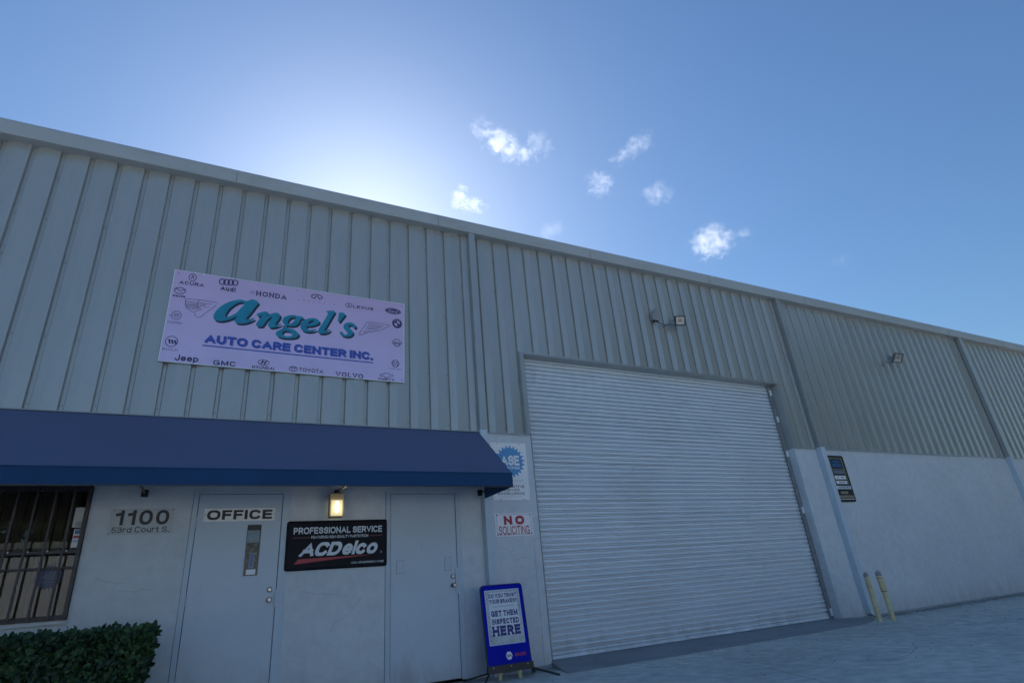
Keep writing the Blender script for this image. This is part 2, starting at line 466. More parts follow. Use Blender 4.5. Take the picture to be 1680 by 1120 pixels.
# ------------------------------------------------------------------ drawn alphabet: sign-painter's block letters built from strokes
def _arc(cx, cy, rx, ry, a0, a1, n=9):
    return [(cx + rx * math.cos(math.radians(a0 + (a1 - a0) * k / n)), cy + ry * math.sin(math.radians(a0 + (a1 - a0) * k / n))) for k in range(n + 1)]
def _super(a0, a1, n=14, e=2.5):      # squarish oval filling the unit box
    out = []
    for k in range(n + 1):
        a = math.radians(a0 + (a1 - a0) * k / n); c, s = math.cos(a), math.sin(a)
        out.append((.5 + .5 * math.copysign(abs(c) ** (2 / e), c), .5 + .5 * math.copysign(abs(s) ** (2 / e), s)))
    return out
_bowl = lambda y0, y1, x0=.0, x1=1.0: [(x0, y1), (.5, y1)] + _arc(.5, (y0 + y1) / 2, x1 - .5, (y1 - y0) / 2, 90, -90, 9) + [(x0, y0)]
_S = [(.97, .74)] + _arc(.5, .76, .45, .24, 12, 100, 5) + _arc(.48, .745, .46, .215, 110, 262, 8) + _arc(.52, .255, .46, .255, 82, -100, 9) + _arc(.5, .25, .48, .25, -110, -172, 4)
FONT = {   # letter: (width, [strokes]) in a unit box, y 0..1 is cap height
 'A': (.80, [[(0, 0), (.5, 1), (1, 0)], [(.17, .33), (.83, .33)]]),
 'B': (.66, [[(0, 0), (0, 1)], _bowl(.53, 1, 0, .92), _bowl(0, .53)]),
 'C': (.74, [_super(38, 322)]), 'D': (.72, [[(0, 0), (0, 1)], [(0, 1), (.45, 1)] + _arc(.45, .5, .55, .5, 90, -90, 12) + [(0, 0)]]),
 'E': (.58, [[(0, 0), (0, 1)], [(0, 1), (1, 1)], [(0, .52), (.92, .52)], [(0, 0), (1, 0)]]),
 'F': (.54, [[(0, 0), (0, 1)], [(0, 1), (1, 1)], [(0, .50), (.88, .50)]]),
 'G': (.78, [_super(38, 345), [(.58, .44), (1, .44), (1, .02)]]), 'H': (.70, [[(0, 0), (0, 1)], [(1, 0), (1, 1)], [(0, .5), (1, .5)]]),
 'I': (0, [[(0, 0), (0, 1)]]), 'J': (.50, [[(1, 1), (1, .28)] + _arc(.5, .28, .5, .28, 0, -180, 9)]),
 'K': (.70, [[(0, 0), (0, 1)], [(1, 1), (.05, .36)], [(.34, .56), (1, 0)]]), 'L': (.54, [[(0, 1), (0, 0)], [(0, 0), (1, 0)]]),
 'M': (.86, [[(0, 0), (0, 1)], [(0, 1), (.5, .12), (1, 1)], [(1, 1), (1, 0)]]), 'N': (.70, [[(0, 0), (0, 1)], [(0, 1), (1, 0)], [(1, 0), (1, 1)]]),
 'O': (.82, [_super(0, 360, 30)]), 'P': (.62, [[(0, 0), (0, 1)], _bowl(.44, 1)]), 'Q': (.82, [_super(0, 360, 30), [(.6, .25), (1, -.03)]]),
 'R': (.66, [[(0, 0), (0, 1)], _bowl(.46, 1), [(.5, .46), (1, 0)]]), 'S': (.66, [_S]),
 'T': (.64, [[(0, 1), (1, 1)], [(.5, 1), (.5, 0)]]), 'U': (.68, [[(0, 1), (0, .38)] + _arc(.5, .38, .5, .38, 180, 360, 12) + [(1, 1)]]),
 'V': (.76, [[(0, 1), (.5, 0), (1, 1)]]), 'W': (1.06, [[(0, 1), (.26, 0), (.5, .9), (.74, 0), (1, 1)]]), 'X': (.74, [[(0, 1), (1, 0)], [(0, 0), (1, 1)]]),
 'Y': (.74, [[(0, 1), (.5, .46), (1, 1)], [(.5, .5), (.5, 0)]]), 'Z': (.64, [[(0, 1), (1, 1), (0, 0), (1, 0)]]),
 '0': (.60, [_super(0, 360, 30, 2.3)]), '1': (.30, [[(.95, 0), (.95, 1)], [(.95, .92), (.7, .80), (0, .76)]]),
 '3': (.58, [_arc(.47, .76, .47, .24, 165, -60, 10) + [(.38, .53)], [(.38, .53)] + _arc(.5, .265, .5, .265, 82, -170, 12)]),
 '5': (.58, [[(.95, 1), (.16, 1), (.07, .50)], [(.07, .50)] + _arc(.48, .31, .50, .31, 118, -142, 13)]),
 'r': (.34, [[(0, 0), (0, .72)], [(0, .48)] + _arc(.75, .45, .7, .27, 170, 95, 5) + [(1, .72)]]),
 'd': (.56, [[(1, 0), (1, 1)], [(.5 + .5 * math.cos(math.radians(a)), .36 + .36 * math.sin(math.radians(a))) for a in range(0, 361, 20)]]),
 'o': (.58, [[(.5 + .5 * math.cos(math.radians(a)), .36 + .36 * math.sin(math.radians(a))) for a in range(0, 361, 20)]]),
 'u': (.52, [[(0, .72), (0, .28)] + _arc(.5, .28, .5, .28, 180, 360, 9) + [(1, .72)], [(1, .3), (1, 0)]]),
 't': (.32, [[(.4, .92), (.4, .16)] + _arc(.75, .16, .35, .16, 180, 270, 4) + [(1, 0)], [(0, .70), (1, .70)]]),
 'e': (.56, [[(0.03, .37), (.99, .37)], _arc(.5, .36, .5, .36, 2, 320, 14)]), 'l': (0, [[(0, 0), (0, 1)]]), 'c': (.54, [_arc(.5, .36, .5, .36, 42, 318, 12)]),
 'i': (0, [[(0, 0), (0, .72)], [(0, .93), (0, 1.0)]]), 'p': (.56, [[(0, .72), (0, -.26)], [(.5 + .5 * math.cos(math.radians(a)), .36 + .36 * math.sin(math.radians(a))) for a in range(0, 361, 20)]]),
 'm': (.84, [[(0, 0), (0, .72)], _arc(.25, .46, .25, .26, 180, 0, 7) + [(.5, 0)], _arc(.75, .46, .25, .26, 180, 0, 7) + [(1, 0)]]),
 'a': (.54, [_arc(.5, .45, .46, .27, 165, 0, 7) + [(.96, 0)], [(.96, .42)] + _arc(.45, .21, .45, .21, 90, 270, 7) + [(.96, .12)]]),
 'z': (.48, [[(0, .72), (1, .72), (0, 0), (1, 0)]]),
 '.': (0, [[(0, .0), (0, .02)]]), '-': (.34, [[(0, .42), (1, .42)]]), '?': (.52, [_arc(.5, .74, .5, .26, 170, -50, 8) + [(.5, .40), (.5, .28)], [(.5, .0), (.5, .03)]]),
 '&': (.76, [[(1, 0), (.18, .74)] + _arc(.42, .80, .24, .20, 190, 0, 7) + [(.1, .36)] + _arc(.4, .24, .38, .24, 160, 300, 7) + [(1, .5)]]), '/': (.36, [[(0, 0), (1, 1)]]), "'": (0, [[(0, .7), (0, 1)]]),
}
SLAB = {'A': [(0, 0), (1, 0)], 'B': [(0, 0), (0, 1)], 'D': [(0, 0), (0, 1)], 'E': [(0, 0), (0, 1)], 'F': [(0, 0)], 'H': [(0, 0), (0, 1), (1, 0), (1, 1)], 'I': [(0, 0), (0, 1)], 'K': [(0, 0), (0, 1), (1, 0), (1, 1)],
        'L': [(0, 1)], 'M': [(0, 0), (1, 0)], 'N': [(0, 0), (0, 1), (1, 1)], 'P': [(0, 0)], 'R': [(0, 0), (1, 0)], 'T': [(.5, 0)], 'U': [(0, 1), (1, 1)], 'V': [(0, 1), (1, 1)], 'Y': [(.5, 0), (0, 1), (1, 1)]}
def block(s_, x0, x1, zm, h, y, m, parent, t=.18, shear=0.0, gap=.16, slab=0.0, name='lettering', tv=None):
    """t = stroke weight, as a share of the cap height; the line is fitted to x0..x1 and height h"""
    mb = MB(); pen = 0.0; k = 0
    th = tv or t
    items = []
    for ch in s_:
        if ch == ' ': pen += .34; continue
        w_, st = FONT[ch]
        if slab: w_ = w_ * 1.02
        for P in st:
            Q = [(pen + t / 2 + px * w_, th / 2 + py * (1 - th)) for px, py in P]
            items.append(Q)
        if slab:
            for sx, sy in SLAB.get(ch, []):
                cx = pen + t / 2 + sx * w_; cy = th / 2 + sy * (1 - th)
                items.append([(cx - t / 2 - slab, cy + (th * .5 - th * .30 if sy else -(th * .5 - th * .30)) ), (cx + t / 2 + slab, cy + (th * .5 - th * .30 if sy else -(th * .5 - th * .30))), 'S'])
        pen += w_ + t + gap + (slab * 1.4 if slab else 0)
    W_ = pen - gap
    sx = (x1 - x0 - shear * h) / W_
    for Q in items:
        slabq = Q[-1] == 'S'
        if slabq: Q = Q[:-1]
        V_ = [Vector(p) for p in Q]
        cl = (V_[0] - V_[-1]).length < 1e-6
        n = len(V_); hw = (th * .30 if slabq else t / 2)
        yk = y - .0001 * (k % 9); k += 1
        vs_ = []
        for i, p in enumerate(V_):
            a = V_[i - 1] if i > 0 else (V_[-2] if cl else None)
            b = V_[i + 1] if i < n - 1 else (V_[1] if cl else None)
            d1 = (p - a).normalized() if a is not None else None
            d2 = (b - p).normalized() if b is not None else None
            if d1 is None: d = d2; q = p - d * hw * (0 if slabq else 1); sc_ = 1
            elif d2 is None: d = d1; q = p + d * hw * (0 if slabq else 1); sc_ = 1
            else:
                d = (d1 + d2); d = d.normalized() if d.length > 1e-6 else d1
                sc_ = min(1.9, 1 / max(.35, d.dot(d1))); q = p
            nn = Vector((-d.y, d.x)) * hw * sc_
            for r_ in (q + nn, q - nn):
                cy = min(max(r_.y, -.34), 1.0)
                if r_.y < 0 and min(pt.y for pt in V_) > -.05: cy = 0.0
                vs_.append((x0 + r_.x * sx + shear * h * cy, yk, zm - h / 2 + cy * h))
        mb.add(vs_, [(2 * i, 2 * i + 1, 2 * i + 3, 2 * i + 2) for i in range(n - 1)])
    o = mb.build(name, m, None, fix=False); o.parent = parent
    return o
G= {'a': [[(-0.721, 0.332), (-0.638, 0.326), (-0.591, 0.36), (-0.526, 0.353), (-0.499, 0.318), (-0.53, 0.254), (-0.583, 0.144), (-0.625, 0.061), (-0.582, 0.062), (-0.537, 0.088), (-0.529, 0.068), (-0.59, 0.015), (-0.661, -0.014), (-0.723, -0.017), (-0.756, 0.004), (-0.75, 0.043), (-0.731, 0.091), (-0.79, 0.043), (-0.853, 0.005), (-0.923, -0.018), (-0.984, -0.01), (-1.006, 0.02), (-1.007, 0.068), (-0.972, 0.153), (-0.903, 0.237), (-0.817, 0.297)], [(-0.708, 0.297), (-0.764, 0.267), (-0.83, 0.191), (-0.867, 0.109), (-0.871, 0.07), (-0.857, 0.05), (-0.806, 0.08), (-0.75, 0.13), (-0.708, 0.202), (-0.667, 0.267), (-0.672, 0.292)]], 'n': [[(-0.505, 0.152), (-0.453, 0.186), (-0.404, 0.205), (-0.37, 0.202), (-0.359, 0.178), (-0.378, 0.133), (-0.343, 0.173), (-0.293, 0.2), (-0.241, 0.208), (-0.211, 0.177), (-0.219, 0.129), (-0.244, 0.078), (-0.265, 0.036), (-0.234, 0.033), (-0.196, 0.054), (-0.192, 0.035), (-0.244, -0.003), (-0.314, -0.023), (-0.349, -0.002), (-0.345, 0.044), (-0.318, 0.107), (-0.306, 0.138), (-0.339, 0.127), (-0.379, 0.063), (-0.411, -0.007), (-0.441, -0.027), (-0.482, -0.025), (-0.497, -0.004), (-0.469, 0.069), (-0.433, 0.14), (-0.473, 0.121), (-0.486, 0.12)]], 'g': [[(-0.052, 0.207), (0.002, 0.203), (0.05, 0.202), (0.084, 0.196), (0.086, 0.169), (0.053, 0.159), (0.036, 0.101), (-0.001, 0.054), (-0.066, 0.034), (-0.119, 0.034), (-0.124, 0.011), (-0.084, 0.001), (-0.017, -0.013), (0.029, -0.046), (0.043, -0.083), (0.017, -0.121), (-0.054, -0.147), (-0.164, -0.154), (-0.224, -0.135), (-0.245, -0.102), (-0.23, -0.061), (-0.193, -0.037), (-0.165, -0.01), (-0.161, 0.022), (-0.14, 0.044), (-0.17, 0.075), (-0.177, 0.105), (-0.161, 0.151), (-0.117, 0.185)], [(-0.031, 0.174), (-0.075, 0.158), (-0.102, 0.116), (-0.108, 0.075), (-0.076, 0.069), (-0.038, 0.102), (-0.014, 0.149), (-0.013, 0.173)], [(-0.13, -0.045), (-0.161, -0.067), (-0.162, -0.098), (-0.128, -0.122), (-0.075, -0.121), (-0.04, -0.101), (-0.039, -0.074), (-0.074, -0.048)]], 'e': [[(0.207, 0.2), (0.263, 0.198), (0.296, 0.174), (0.301, 0.143), (0.268, 0.108), (0.201, 0.074), (0.144, 0.061), (0.142, 0.033), (0.177, 0.015), (0.231, 0.025), (0.265, 0.038), (0.269, 0.022), (0.219, -0.01), (0.152, -0.023), (0.09, -0.01), (0.063, 0.026), (0.061, 0.077), (0.088, 0.136), (0.14, 0.177)], [(0.211, 0.168), (0.173, 0.144), (0.15, 0.104), (0.192, 0.113), (0.224, 0.146), (0.226, 0.168)]], 'l': [[(0.39, 0.329), (0.4, 0.345), (0.501, 0.359), (0.5, 0.324), (0.471, 0.257), (0.42, 0.136), (0.376, 0.029), (0.417, 0.04), (0.445, 0.06), (0.46, 0.053), (0.433, 0.015), (0.378, -0.016), (0.32, -0.021), (0.292, -0.002), (0.302, 0.043), (0.356, 0.159), (0.4, 0.263), (0.411, 0.306)]], 'apostrophe': [[(0.568, 0.337), (0.619, 0.35), (0.65, 0.33), (0.639, 0.295), (0.608, 0.245), (0.581, 0.198), (0.554, 0.2), (0.56, 0.271)]], 's': [[(0.682, 0.198), (0.748, 0.207), (0.792, 0.189), (0.812, 0.154), (0.801, 0.131), (0.773, 0.132), (0.753, 0.163), (0.713, 0.161), (0.706, 0.135), (0.736, 0.107), (0.768, 0.07), (0.768, 0.028), (0.726, -0.013), (0.661, -0.024), (0.611, -0.009), (0.589, 0.022), (0.598, 0.046), (0.627, 0.035), (0.653, 0.008), (0.685, 0.01), (0.695, 0.036), (0.669, 0.073), (0.638, 0.11), (0.644, 0.164)]]}
WG= {'lo': [(-1.349, 0.231), (-1.324, 0.244), (-1.171, 0.249), (-0.984, 0.244), (-1.007, 0.188), (-1.08, 0.1), (-1.15, 0.009), (-1.184, -0.007), (-1.215, 0.018), (-1.224, 0.066), (-1.257, 0.073), (-1.302, 0.1), (-1.325, 0.115), (-1.344, 0.162), (-1.349, 0.231)], 'll': [[(-1.345, 0.201), (-1.202, 0.208), (-1.198, 0.244)], [(-1.345, 0.173), (-1.2, 0.19)], [(-1.337, 0.152), (-1.197, 0.17)], [(-1.335, 0.134), (-1.195, 0.154)], [(-1.322, 0.115), (-1.185, 0.142)], [(-1.208, 0.207), (-1.2, 0.144), (-1.175, 0.138)], [(-1.202, 0.208), (-1.129, 0.206), (-1.047, 0.21)], [(-1.129, 0.206), (-1.122, 0.151), (-1.069, 0.165)], [(-1.19, 0.187), (-1.136, 0.187)], [(-1.188, 0.164), (-1.13, 0.167)], [(-1.262, 0.106), (-1.166, 0.133)], [(-1.222, 0.078), (-1.146, 0.124)]], 'ro': [[(0.966, 0.252), (1.151, 0.258), (1.314, 0.245), (1.311, 0.234), (1.217, 0.182), (1.153, 0.137), (1.089, 0.122), (1.051, 0.106), (0.988, 0.09), (0.92, 0.043), (0.859, 0.023), (0.858, 0.052), (0.9, 0.127), (0.942, 0.193), (0.96, 0.244)], [(0.986, 0.223), (1.087, 0.224), (1.216, 0.217)], [(0.974, 0.193), (1.056, 0.198), (1.184, 0.198)], [(0.961, 0.167), (1.025, 0.165), (1.165, 0.178)], [(0.95, 0.138), (1.025, 0.144), (1.127, 0.151)], [(0.91, 0.094), (0.926, 0.082), (0.933, 0.055)], [(0.928, 0.11), (0.95, 0.092), (0.963, 0.073)], [(0.956, 0.114), (0.976, 0.089)], [(0.994, 0.123), (1.026, 0.106)], [(0.876, 0.062), (0.896, 0.04)]]}

# ------------------------------------------------------------------ ground
# concrete slabs whose joints run slantwise away from the wall; dark gaps between them
ground = MB().add([(-400, -400, -.03), (400, -400, -.03), (400, 400, -.03), (-400, 400, -.03)], [(0, 1, 2, 3)]).build('ground', M['asphalt'])
tag(ground, kind='structure')
pavement = MB()
pd = Vector((-.40, -.917)); 
def slab_grid():
    px = Vector((3.86, 0)); y0 = -.02
    rows = [0.0, 7.4, 13.5, 19.5]
    k0 = 7.083 + (-3.084 - y0) * 0 + (.40 / .917) * 3.064      # joint foot on the wall line
    g = .006
    out = []
    for i in range(-3, 6):
        a = k0 + (i) * 3.86; b = a + 3.86
        for r in range(3):
            t0, t1 = rows[r], rows[r + 1]
            P = [Vector((a + g, y0)) + pd * t0, Vector((b - g, y0)) + pd * t0, Vector((b - g, y0)) + pd * (t1 - .012), Vector((a + g, y0)) + pd * (t1 - .012)]
            out.append([(p.x, p.y) for p in P])
    return out
pav = bpy.data.objects.new('pavement', None); COL.objects.link(pav); tag(pav, kind='structure')
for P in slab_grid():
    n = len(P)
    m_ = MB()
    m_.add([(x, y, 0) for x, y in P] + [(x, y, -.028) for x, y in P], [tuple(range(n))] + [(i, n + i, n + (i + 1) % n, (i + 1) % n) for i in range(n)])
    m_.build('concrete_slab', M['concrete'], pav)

ck = MB()
def crack(x, y, a, L_, seed):
    r = random.Random(seed); P = [Vector((x, y))]
    n = int(L_ / .12)
    for k in range(n):
        a += r.uniform(-.35, .35) * .6; P.append(P[-1] + Vector((math.cos(a), math.sin(a))) * .12)
    for i in range(n):
        d = (P[i + 1] - P[i]).normalized(); q = Vector((-d.y, d.x)) * r.uniform(.0022, .005)
        z = .0011 + .0002 * (i % 2)
        ck.add([(P[i].x + q.x, P[i].y + q.y, z), (P[i].x - q.x, P[i].y - q.y, z), (P[i + 1].x - q.x * .9, P[i + 1].y - q.y * .9, z), (P[i + 1].x + q.x * .9, P[i + 1].y + q.y * .9, z)], [(0, 1, 2, 3)])
for a_ in ((7.6, -2.2, .2, 2.2, 1), (9.4, -1.6, -.5, 2.6, 2), (11.9, -1.9, .1, 2.8, 3), (13.6, -.7, -.4, 2.0, 4), (8.2, -3.3, -.2, 1.6, 5), (12.6, -2.7, -.9, 1.4, 6), (6.6, -1.2, -.6, 1.3, 7), (15.2, -.9, -.1, 1.8, 8)): crack(*a_)
cro = ck.build('pavement_cracks', mat('crack_dirt', (.10, .10, .095), rough=1.0), pav, fix=False); tag(cro, kind='stuff')
gr = MB(); r5 = random.Random(5)
for _ in range(1500):
    x = r5.uniform(5.4, 19); y = -.09 - abs(r5.gauss(0, .10)) if r5.random() < .8 else r5.uniform(-3.5, -.2)
    s5 = r5.uniform(.004, .013); z = .002
    if 5.9 < x < 12.6 and y > -.86: continue
    c5 = [(x + s5 * math.cos(t5) * r5.uniform(.6, 1.2), y + s5 * math.sin(t5) * r5.uniform(.6, 1.2), z) for t5 in (0, 1.5, 3.1, 4.6)]
    gr.add(c5 + [(x, y, z + s5 * .7)], [(0, 1, 4), (1, 2, 4), (2, 3, 4), (3, 0, 4)])
go = gr.build('grit', mat('grit_dark', (.13, .12, .10), rough=1.0, var=.5, vscale=60), pav, fix=False); tag(go, kind='stuff')

apron = MB()
top = [(6.19, .30, .056), (6.19, -.02, .054), (5.95, -.80, .008), (8.6, -.835, .008), (11.75, -.76, .008), (12.55, -.42, .010), (12.45, -.02, .045), (12.25, -.02, .054), (12.25, .30, .056)]
apron.add(top + [(x, y, -.02) for x, y, z in top], [tuple(range(9))] + [(i, 9 + i, 9 + (i + 1) % 9, (i + 1) % 9) for i in range(9)])
ap = apron.build('concrete_ramp', M['apron']); tag(ap, kind='structure')

ft = MB()
for a, b in ((-4, 1.70), (5.43, 6.17), (12.27, 28)):
    n = int((b - a) / .35) + 1
    vs_ = []
    for i in range(n + 1):
        x = a + (b - a) * i / n
        w = .075 + .02 * mnoise.noise(Vector((x * 1.7, 3, 0))); h = .018 + .012 * mnoise.noise(Vector((x * 2.3, 9, 0)))
        vs_ += [(x, -.003, h + .012), (x, -w, h), (x, -w - .01, -.02)]
    fs = []
    for i in range(n):
        for q in (0, 1): fs.append((3 * i + q, 3 * i + q + 1, 3 * i + 4 + q, 3 * i + 3 + q))
    ft.add(vs_, fs)
fo = ft.build('wall_footing', M['footing']); tag(fo, kind='structure')

# ------------------------------------------------------------------ building
bld = empty('warehouse_building', (5, 0, 0), 'long grey warehouse with ribbed metal siding above a painted stucco wall', 'building')
def P_(o):           # keep world placement while parenting to an offset empty
    o.matrix_parent_inverse = bld.matrix_world.inverted(); return o
bpy.context.view_layer.update()
XW0, XW1 = -4.0, 28.0
ZS = 3.15            # foot of the siding
HOLES = [(-1.1, .77, 1.046, 2.34), (1.727, 2.778, 0.0, 2.29), (3.943, 4.981, 0.0, 2.29), (6.20, 12.24, 0.0, ZS - .012)]
def in_hole(x, z): return any(a < x < b and c < z < d for a, b, c, d in HOLES)
xs = sorted({XW0, XW1, *[h[0] for h in HOLES], *[h[1] for h in HOLES]})
zs = sorted({0.0, ZS - .012, *[h[2] for h in HOLES], *[h[3] for h in HOLES]})
w = MB()
for i in range(len(xs) - 1):
    for j in range(len(zs) - 1):
        x0, x1, z0, z1 = xs[i], xs[i + 1], zs[j], zs[j + 1]
        if not in_hole((x0 + x1) / 2, (z0 + z1) / 2):
            w.add([(x0, 0, z0), (x1, 0, z0), (x1, 0, z1), (x0, 0, z1)], [(0, 1, 2, 3)])
for a, b, c, d in HOLES:
    D = .22
    w.add([(a, 0, c), (a, D, c), (a, D, d), (a, 0, d)], [(0, 1, 2, 3)])
    w.add([(b, 0, c), (b, D, c), (b, D, d), (b, 0, d)], [(3, 2, 1, 0)])
    if d < ZS - .02: w.add([(a, 0, d), (b, 0, d), (b, D, d), (a, D, d)], [(0, 1, 2, 3)])
    if c > 0: w.add([(a, 0, c), (b, 0, c), (b, D, c), (a, D, c)], [(3, 2, 1, 0)])
P_(w.build('stucco_wall', M['stucco'], bld, fix=False))
# hairline cracks in the stucco
cr = Ink(-.0006)
for sx, sz, L_, dz in ((.93, 1.42, .34, -.02), (1.15, 1.28, .3, .05), (2.95, 1.15, .5, -.1), (3.3, .7, .35, .3), (5.6, 1.5, .3, -.2), (5.75, 1.32, .28, .05),
                       (2.85, 2.12, .35, -.05), (14.6, 1.9, .5, .06), (16.2, 1.0, .6, -.1), (14.1, .7, .5, .2), (5.7, .75, .3, .18)):
    pts_ = [(sx, sz)]
    for k in range(9):
        pts_.append((pts_[-1][0] + L_ / 9 * rng.uniform(.5, 1.5), pts_[-1][1] + dz / 9 + rng.uniform(-.02, .02)))
    cr.line(pts_, .0022)
P_(cr.done('hairline_cracks', mat('crack_grey', (.25, .26, .27), rough=.9), bld))
jt = Ink(-.0005); jt.line([(6.085, .02), (6.09, .5), (6.088, 1.15), (6.10, 1.62)], .004); jt.line([(6.10, 1.62), (6.19, 1.63)], .004)
P_(jt.done('mortar_joint', M['screw'], bld))

# ribbed siding, one strip per pitch
PT = .3048
PROF = [(0, 0), (.017, 0), (.0265, .028), (.030, .032), (.122, .056), (.127, .0565), (.272, .048), (.276, .047), (.2865, 0), (PT, 0)]
def clip_prof(a, b):
    out = []
    for (x0, o0), (x1, o1) in zip(PROF[:-1], PROF[1:]):
        if x1 <= a or x0 >= b: continue
        xa, xb = max(x0, a), min(x1, b)
        f = lambda x: o0 + (o1 - o0) * (x - x0) / (x1 - x0)
        if not out: out.append((xa, f(xa)))
        out.append((xb, f(xb)))
    return out
_pm = {}
def siding(x0, a, b, z0, z1):
    key = (round(a, 4), round(b, 4), z0, z1)
    if key not in _pm:
        pr_ = clip_prof(a, b); n = len(pr_)
        mb = MB()
        mb.add([(x, .045 - o, 0) for x, o in pr_] + [(x, .045 - o, z1 - z0) for x, o in pr_], [(i, i + 1, n + i + 1, n + i) for i in range(n - 1)])
        _pm[key] = mb.mesh('siding_panel', M['siding'], fix=False)
    o = bpy.data.objects.new('siding_panel', _pm[key]); COL.objects.link(o); o.parent = bld
    o.location = (x0, 0, z0); P_(o)
ZT = 6.70
ZH = 4.515
for k in range(-13, 92):
    x0 = k * PT
    if x0 + PT <= 6.135 or x0 >= 12.305: siding(x0, 0, PT, ZS, ZT)
    elif x0 < 6.135: siding(x0, 0, 6.135 - x0, ZS, ZT) if False else (siding(x0, 0, 6.135 - x0, ZS, ZT), siding(x0, 6.135 - x0, PT, ZH, ZT))
    elif x0 + PT > 12.305: (siding(x0, 0, 12.305 - x0, ZH, ZT), siding(x0, 12.305 - x0, PT, ZS, ZT))
    else: siding(x0, 0, PT, ZH, ZT)
# screws in the grooves
sc = MB()
for k in range(-12, 91):
    for z in (ZS + .09, 4.03, 5.60, 6.21 if k % 2 else 5.02):
        x = k * PT + rng.uniform(-.004, .004)
        if 6.13 < x < 12.31 and z < ZH + .02: continue
        zz = z + rng.uniform(-.012, .012)
        ring = [(x + .006 * math.cos(a), .038, zz + .006 * math.sin(a)) for a in [math.pi / 3 * q for q in range(6)]]
        sc.add(ring + [(p[0], .046, p[2]) for p in ring], [(0, 1, 2, 3, 4, 5)] + [(q, (q + 1) % 6, 6 + (q + 1) % 6, 6 + q) for q in range(6)])
tag(P_(sc.build('siding_screws', M['rust'], bld)), kind='stuff')
# trims
P_(MB().extrude_x([(.046, ZS + .012), (-.020, ZS + .010), (-.026, ZS - .006), (-.026, ZS - .018), (-.016, ZS - .014), (0, ZS - .012)], XW0, 6.19).build('base_flashing', M['flashing'], bld))
P_(MB().extrude_x([(.046, ZS + .012), (-.020, ZS + .010), (-.026, ZS - .006), (-.026, ZS - .018), (-.016, ZS - .014), (0, ZS - .012)], 12.25, XW1).build('base_flashing', M['flashing'], bld))
P_(MB().box(6.13, 12.31, -.024, .046, ZH - .004, ZH + .028).build('header_flashing', M['flashing'], bld))
P_(MB().box(6.20, 12.24, -.018, .24, ZH - .012, ZH - .005).build('door_soffit', M['flashing'], bld))
P_(MB().box(6.128, 6.20, -.020, .046, ZS + .014, ZH - .006).box(6.150, 6.160, -.028, -.020, ZS + .014, ZH - .006).build('jamb_trim', M['flashing'], bld))
P_(MB().box(12.243, 12.312, -.020, .046, ZS + .014, ZH - .006).build('jamb_trim', M['flashing'], bld))
P_(MB().box(12.240, 12.246, -.012, .24, ZS - .01, ZH - .013).build('jamb_lining', M['flashing'], bld))
P_(MB().box(6.194, 6.20, -.012, .24, ZS - .01, ZH - .013).build('jamb_lining', M['flashing'], bld))
# gutter
gp = [(.045, 6.612), (-.136, 6.606), (-.141, 6.611), (-.144, 6.70), (-.148, 6.765), (-.147, 6.795), (-.141, 6.820), (-.126, 6.836), (-.112, 6.840), (-.104, 6.832), (-.108, 6.82), (-.124, 6.815), (-.134, 6.79), (-.130, 6.63), (.045, 6.63)]
P_(MB().extrude_x(gp, XW0, XW1).build('gutter', M['gutter'], bld))
gs = MB()
for x in (-1.35, 1.7, 4.75, 7.8, 10.85, 13.9, 16.95, 20.0, 23.05):
    gs.box(x, x + .012, -.1495, -.138, 6.612, 6.775)
P_(gs.build('gutter_seams', M['flashing'], bld))
tag(bld.children[-1], kind='stuff')
P_(MB().add([(XW0, -.06, 6.815), (XW1, -.06, 6.815), (XW1, 18, 8.3), (XW0, 18, 8.3), (XW0, -.06, 6.80), (XW1, -.06, 6.80), (XW1, 18, 8.28), (XW0, 18, 8.28)],
            [(0, 1, 2, 3), (7, 6, 5, 4), (0, 4, 5, 1), (1, 5, 6, 2), (2, 6, 7, 3), (3, 7, 4, 0)]).build('roof', M['roof'], bld))
bw = MB()
bw.add([(XW0, .0, 0), (XW0, 36, 0), (XW0, 36, 6.8), (XW0, 18, 8.27), (XW0, .0, 6.8)], [(0, 1, 2, 3, 4)])
bw.add([(XW1, .0, 0), (XW1, 36, 0), (XW1, 36, 6.8), (XW1, 18, 8.27), (XW1, .0, 6.8)], [(4, 3, 2, 1, 0)])
bw.add([(XW0, 36, 0), (XW1, 36, 0), (XW1, 36, 6.8), (XW0, 36, 6.8)], [(0, 1, 2, 3)])
bw.add([(XW0, 18, 8.28), (XW1, 18, 8.28), (XW1, 36, 6.81), (XW0, 36, 6.81)], [(0, 1, 2, 3)])
P_(bw.build('gable_and_back_walls', M['siding'], bld))
iw = MB().box(-3.9, 5.9, 2.6, 2.7, 0, 3.1).box(-3.9, 5.9, .24, 2.6, 2.9, 3.0).box(-3.9, 5.9, .24, 2.6, 0.0, .04)
P_(iw.build('office_interior', mat('interior_wall', (.35, .30, .24), rough=.9, var=.05), bld))

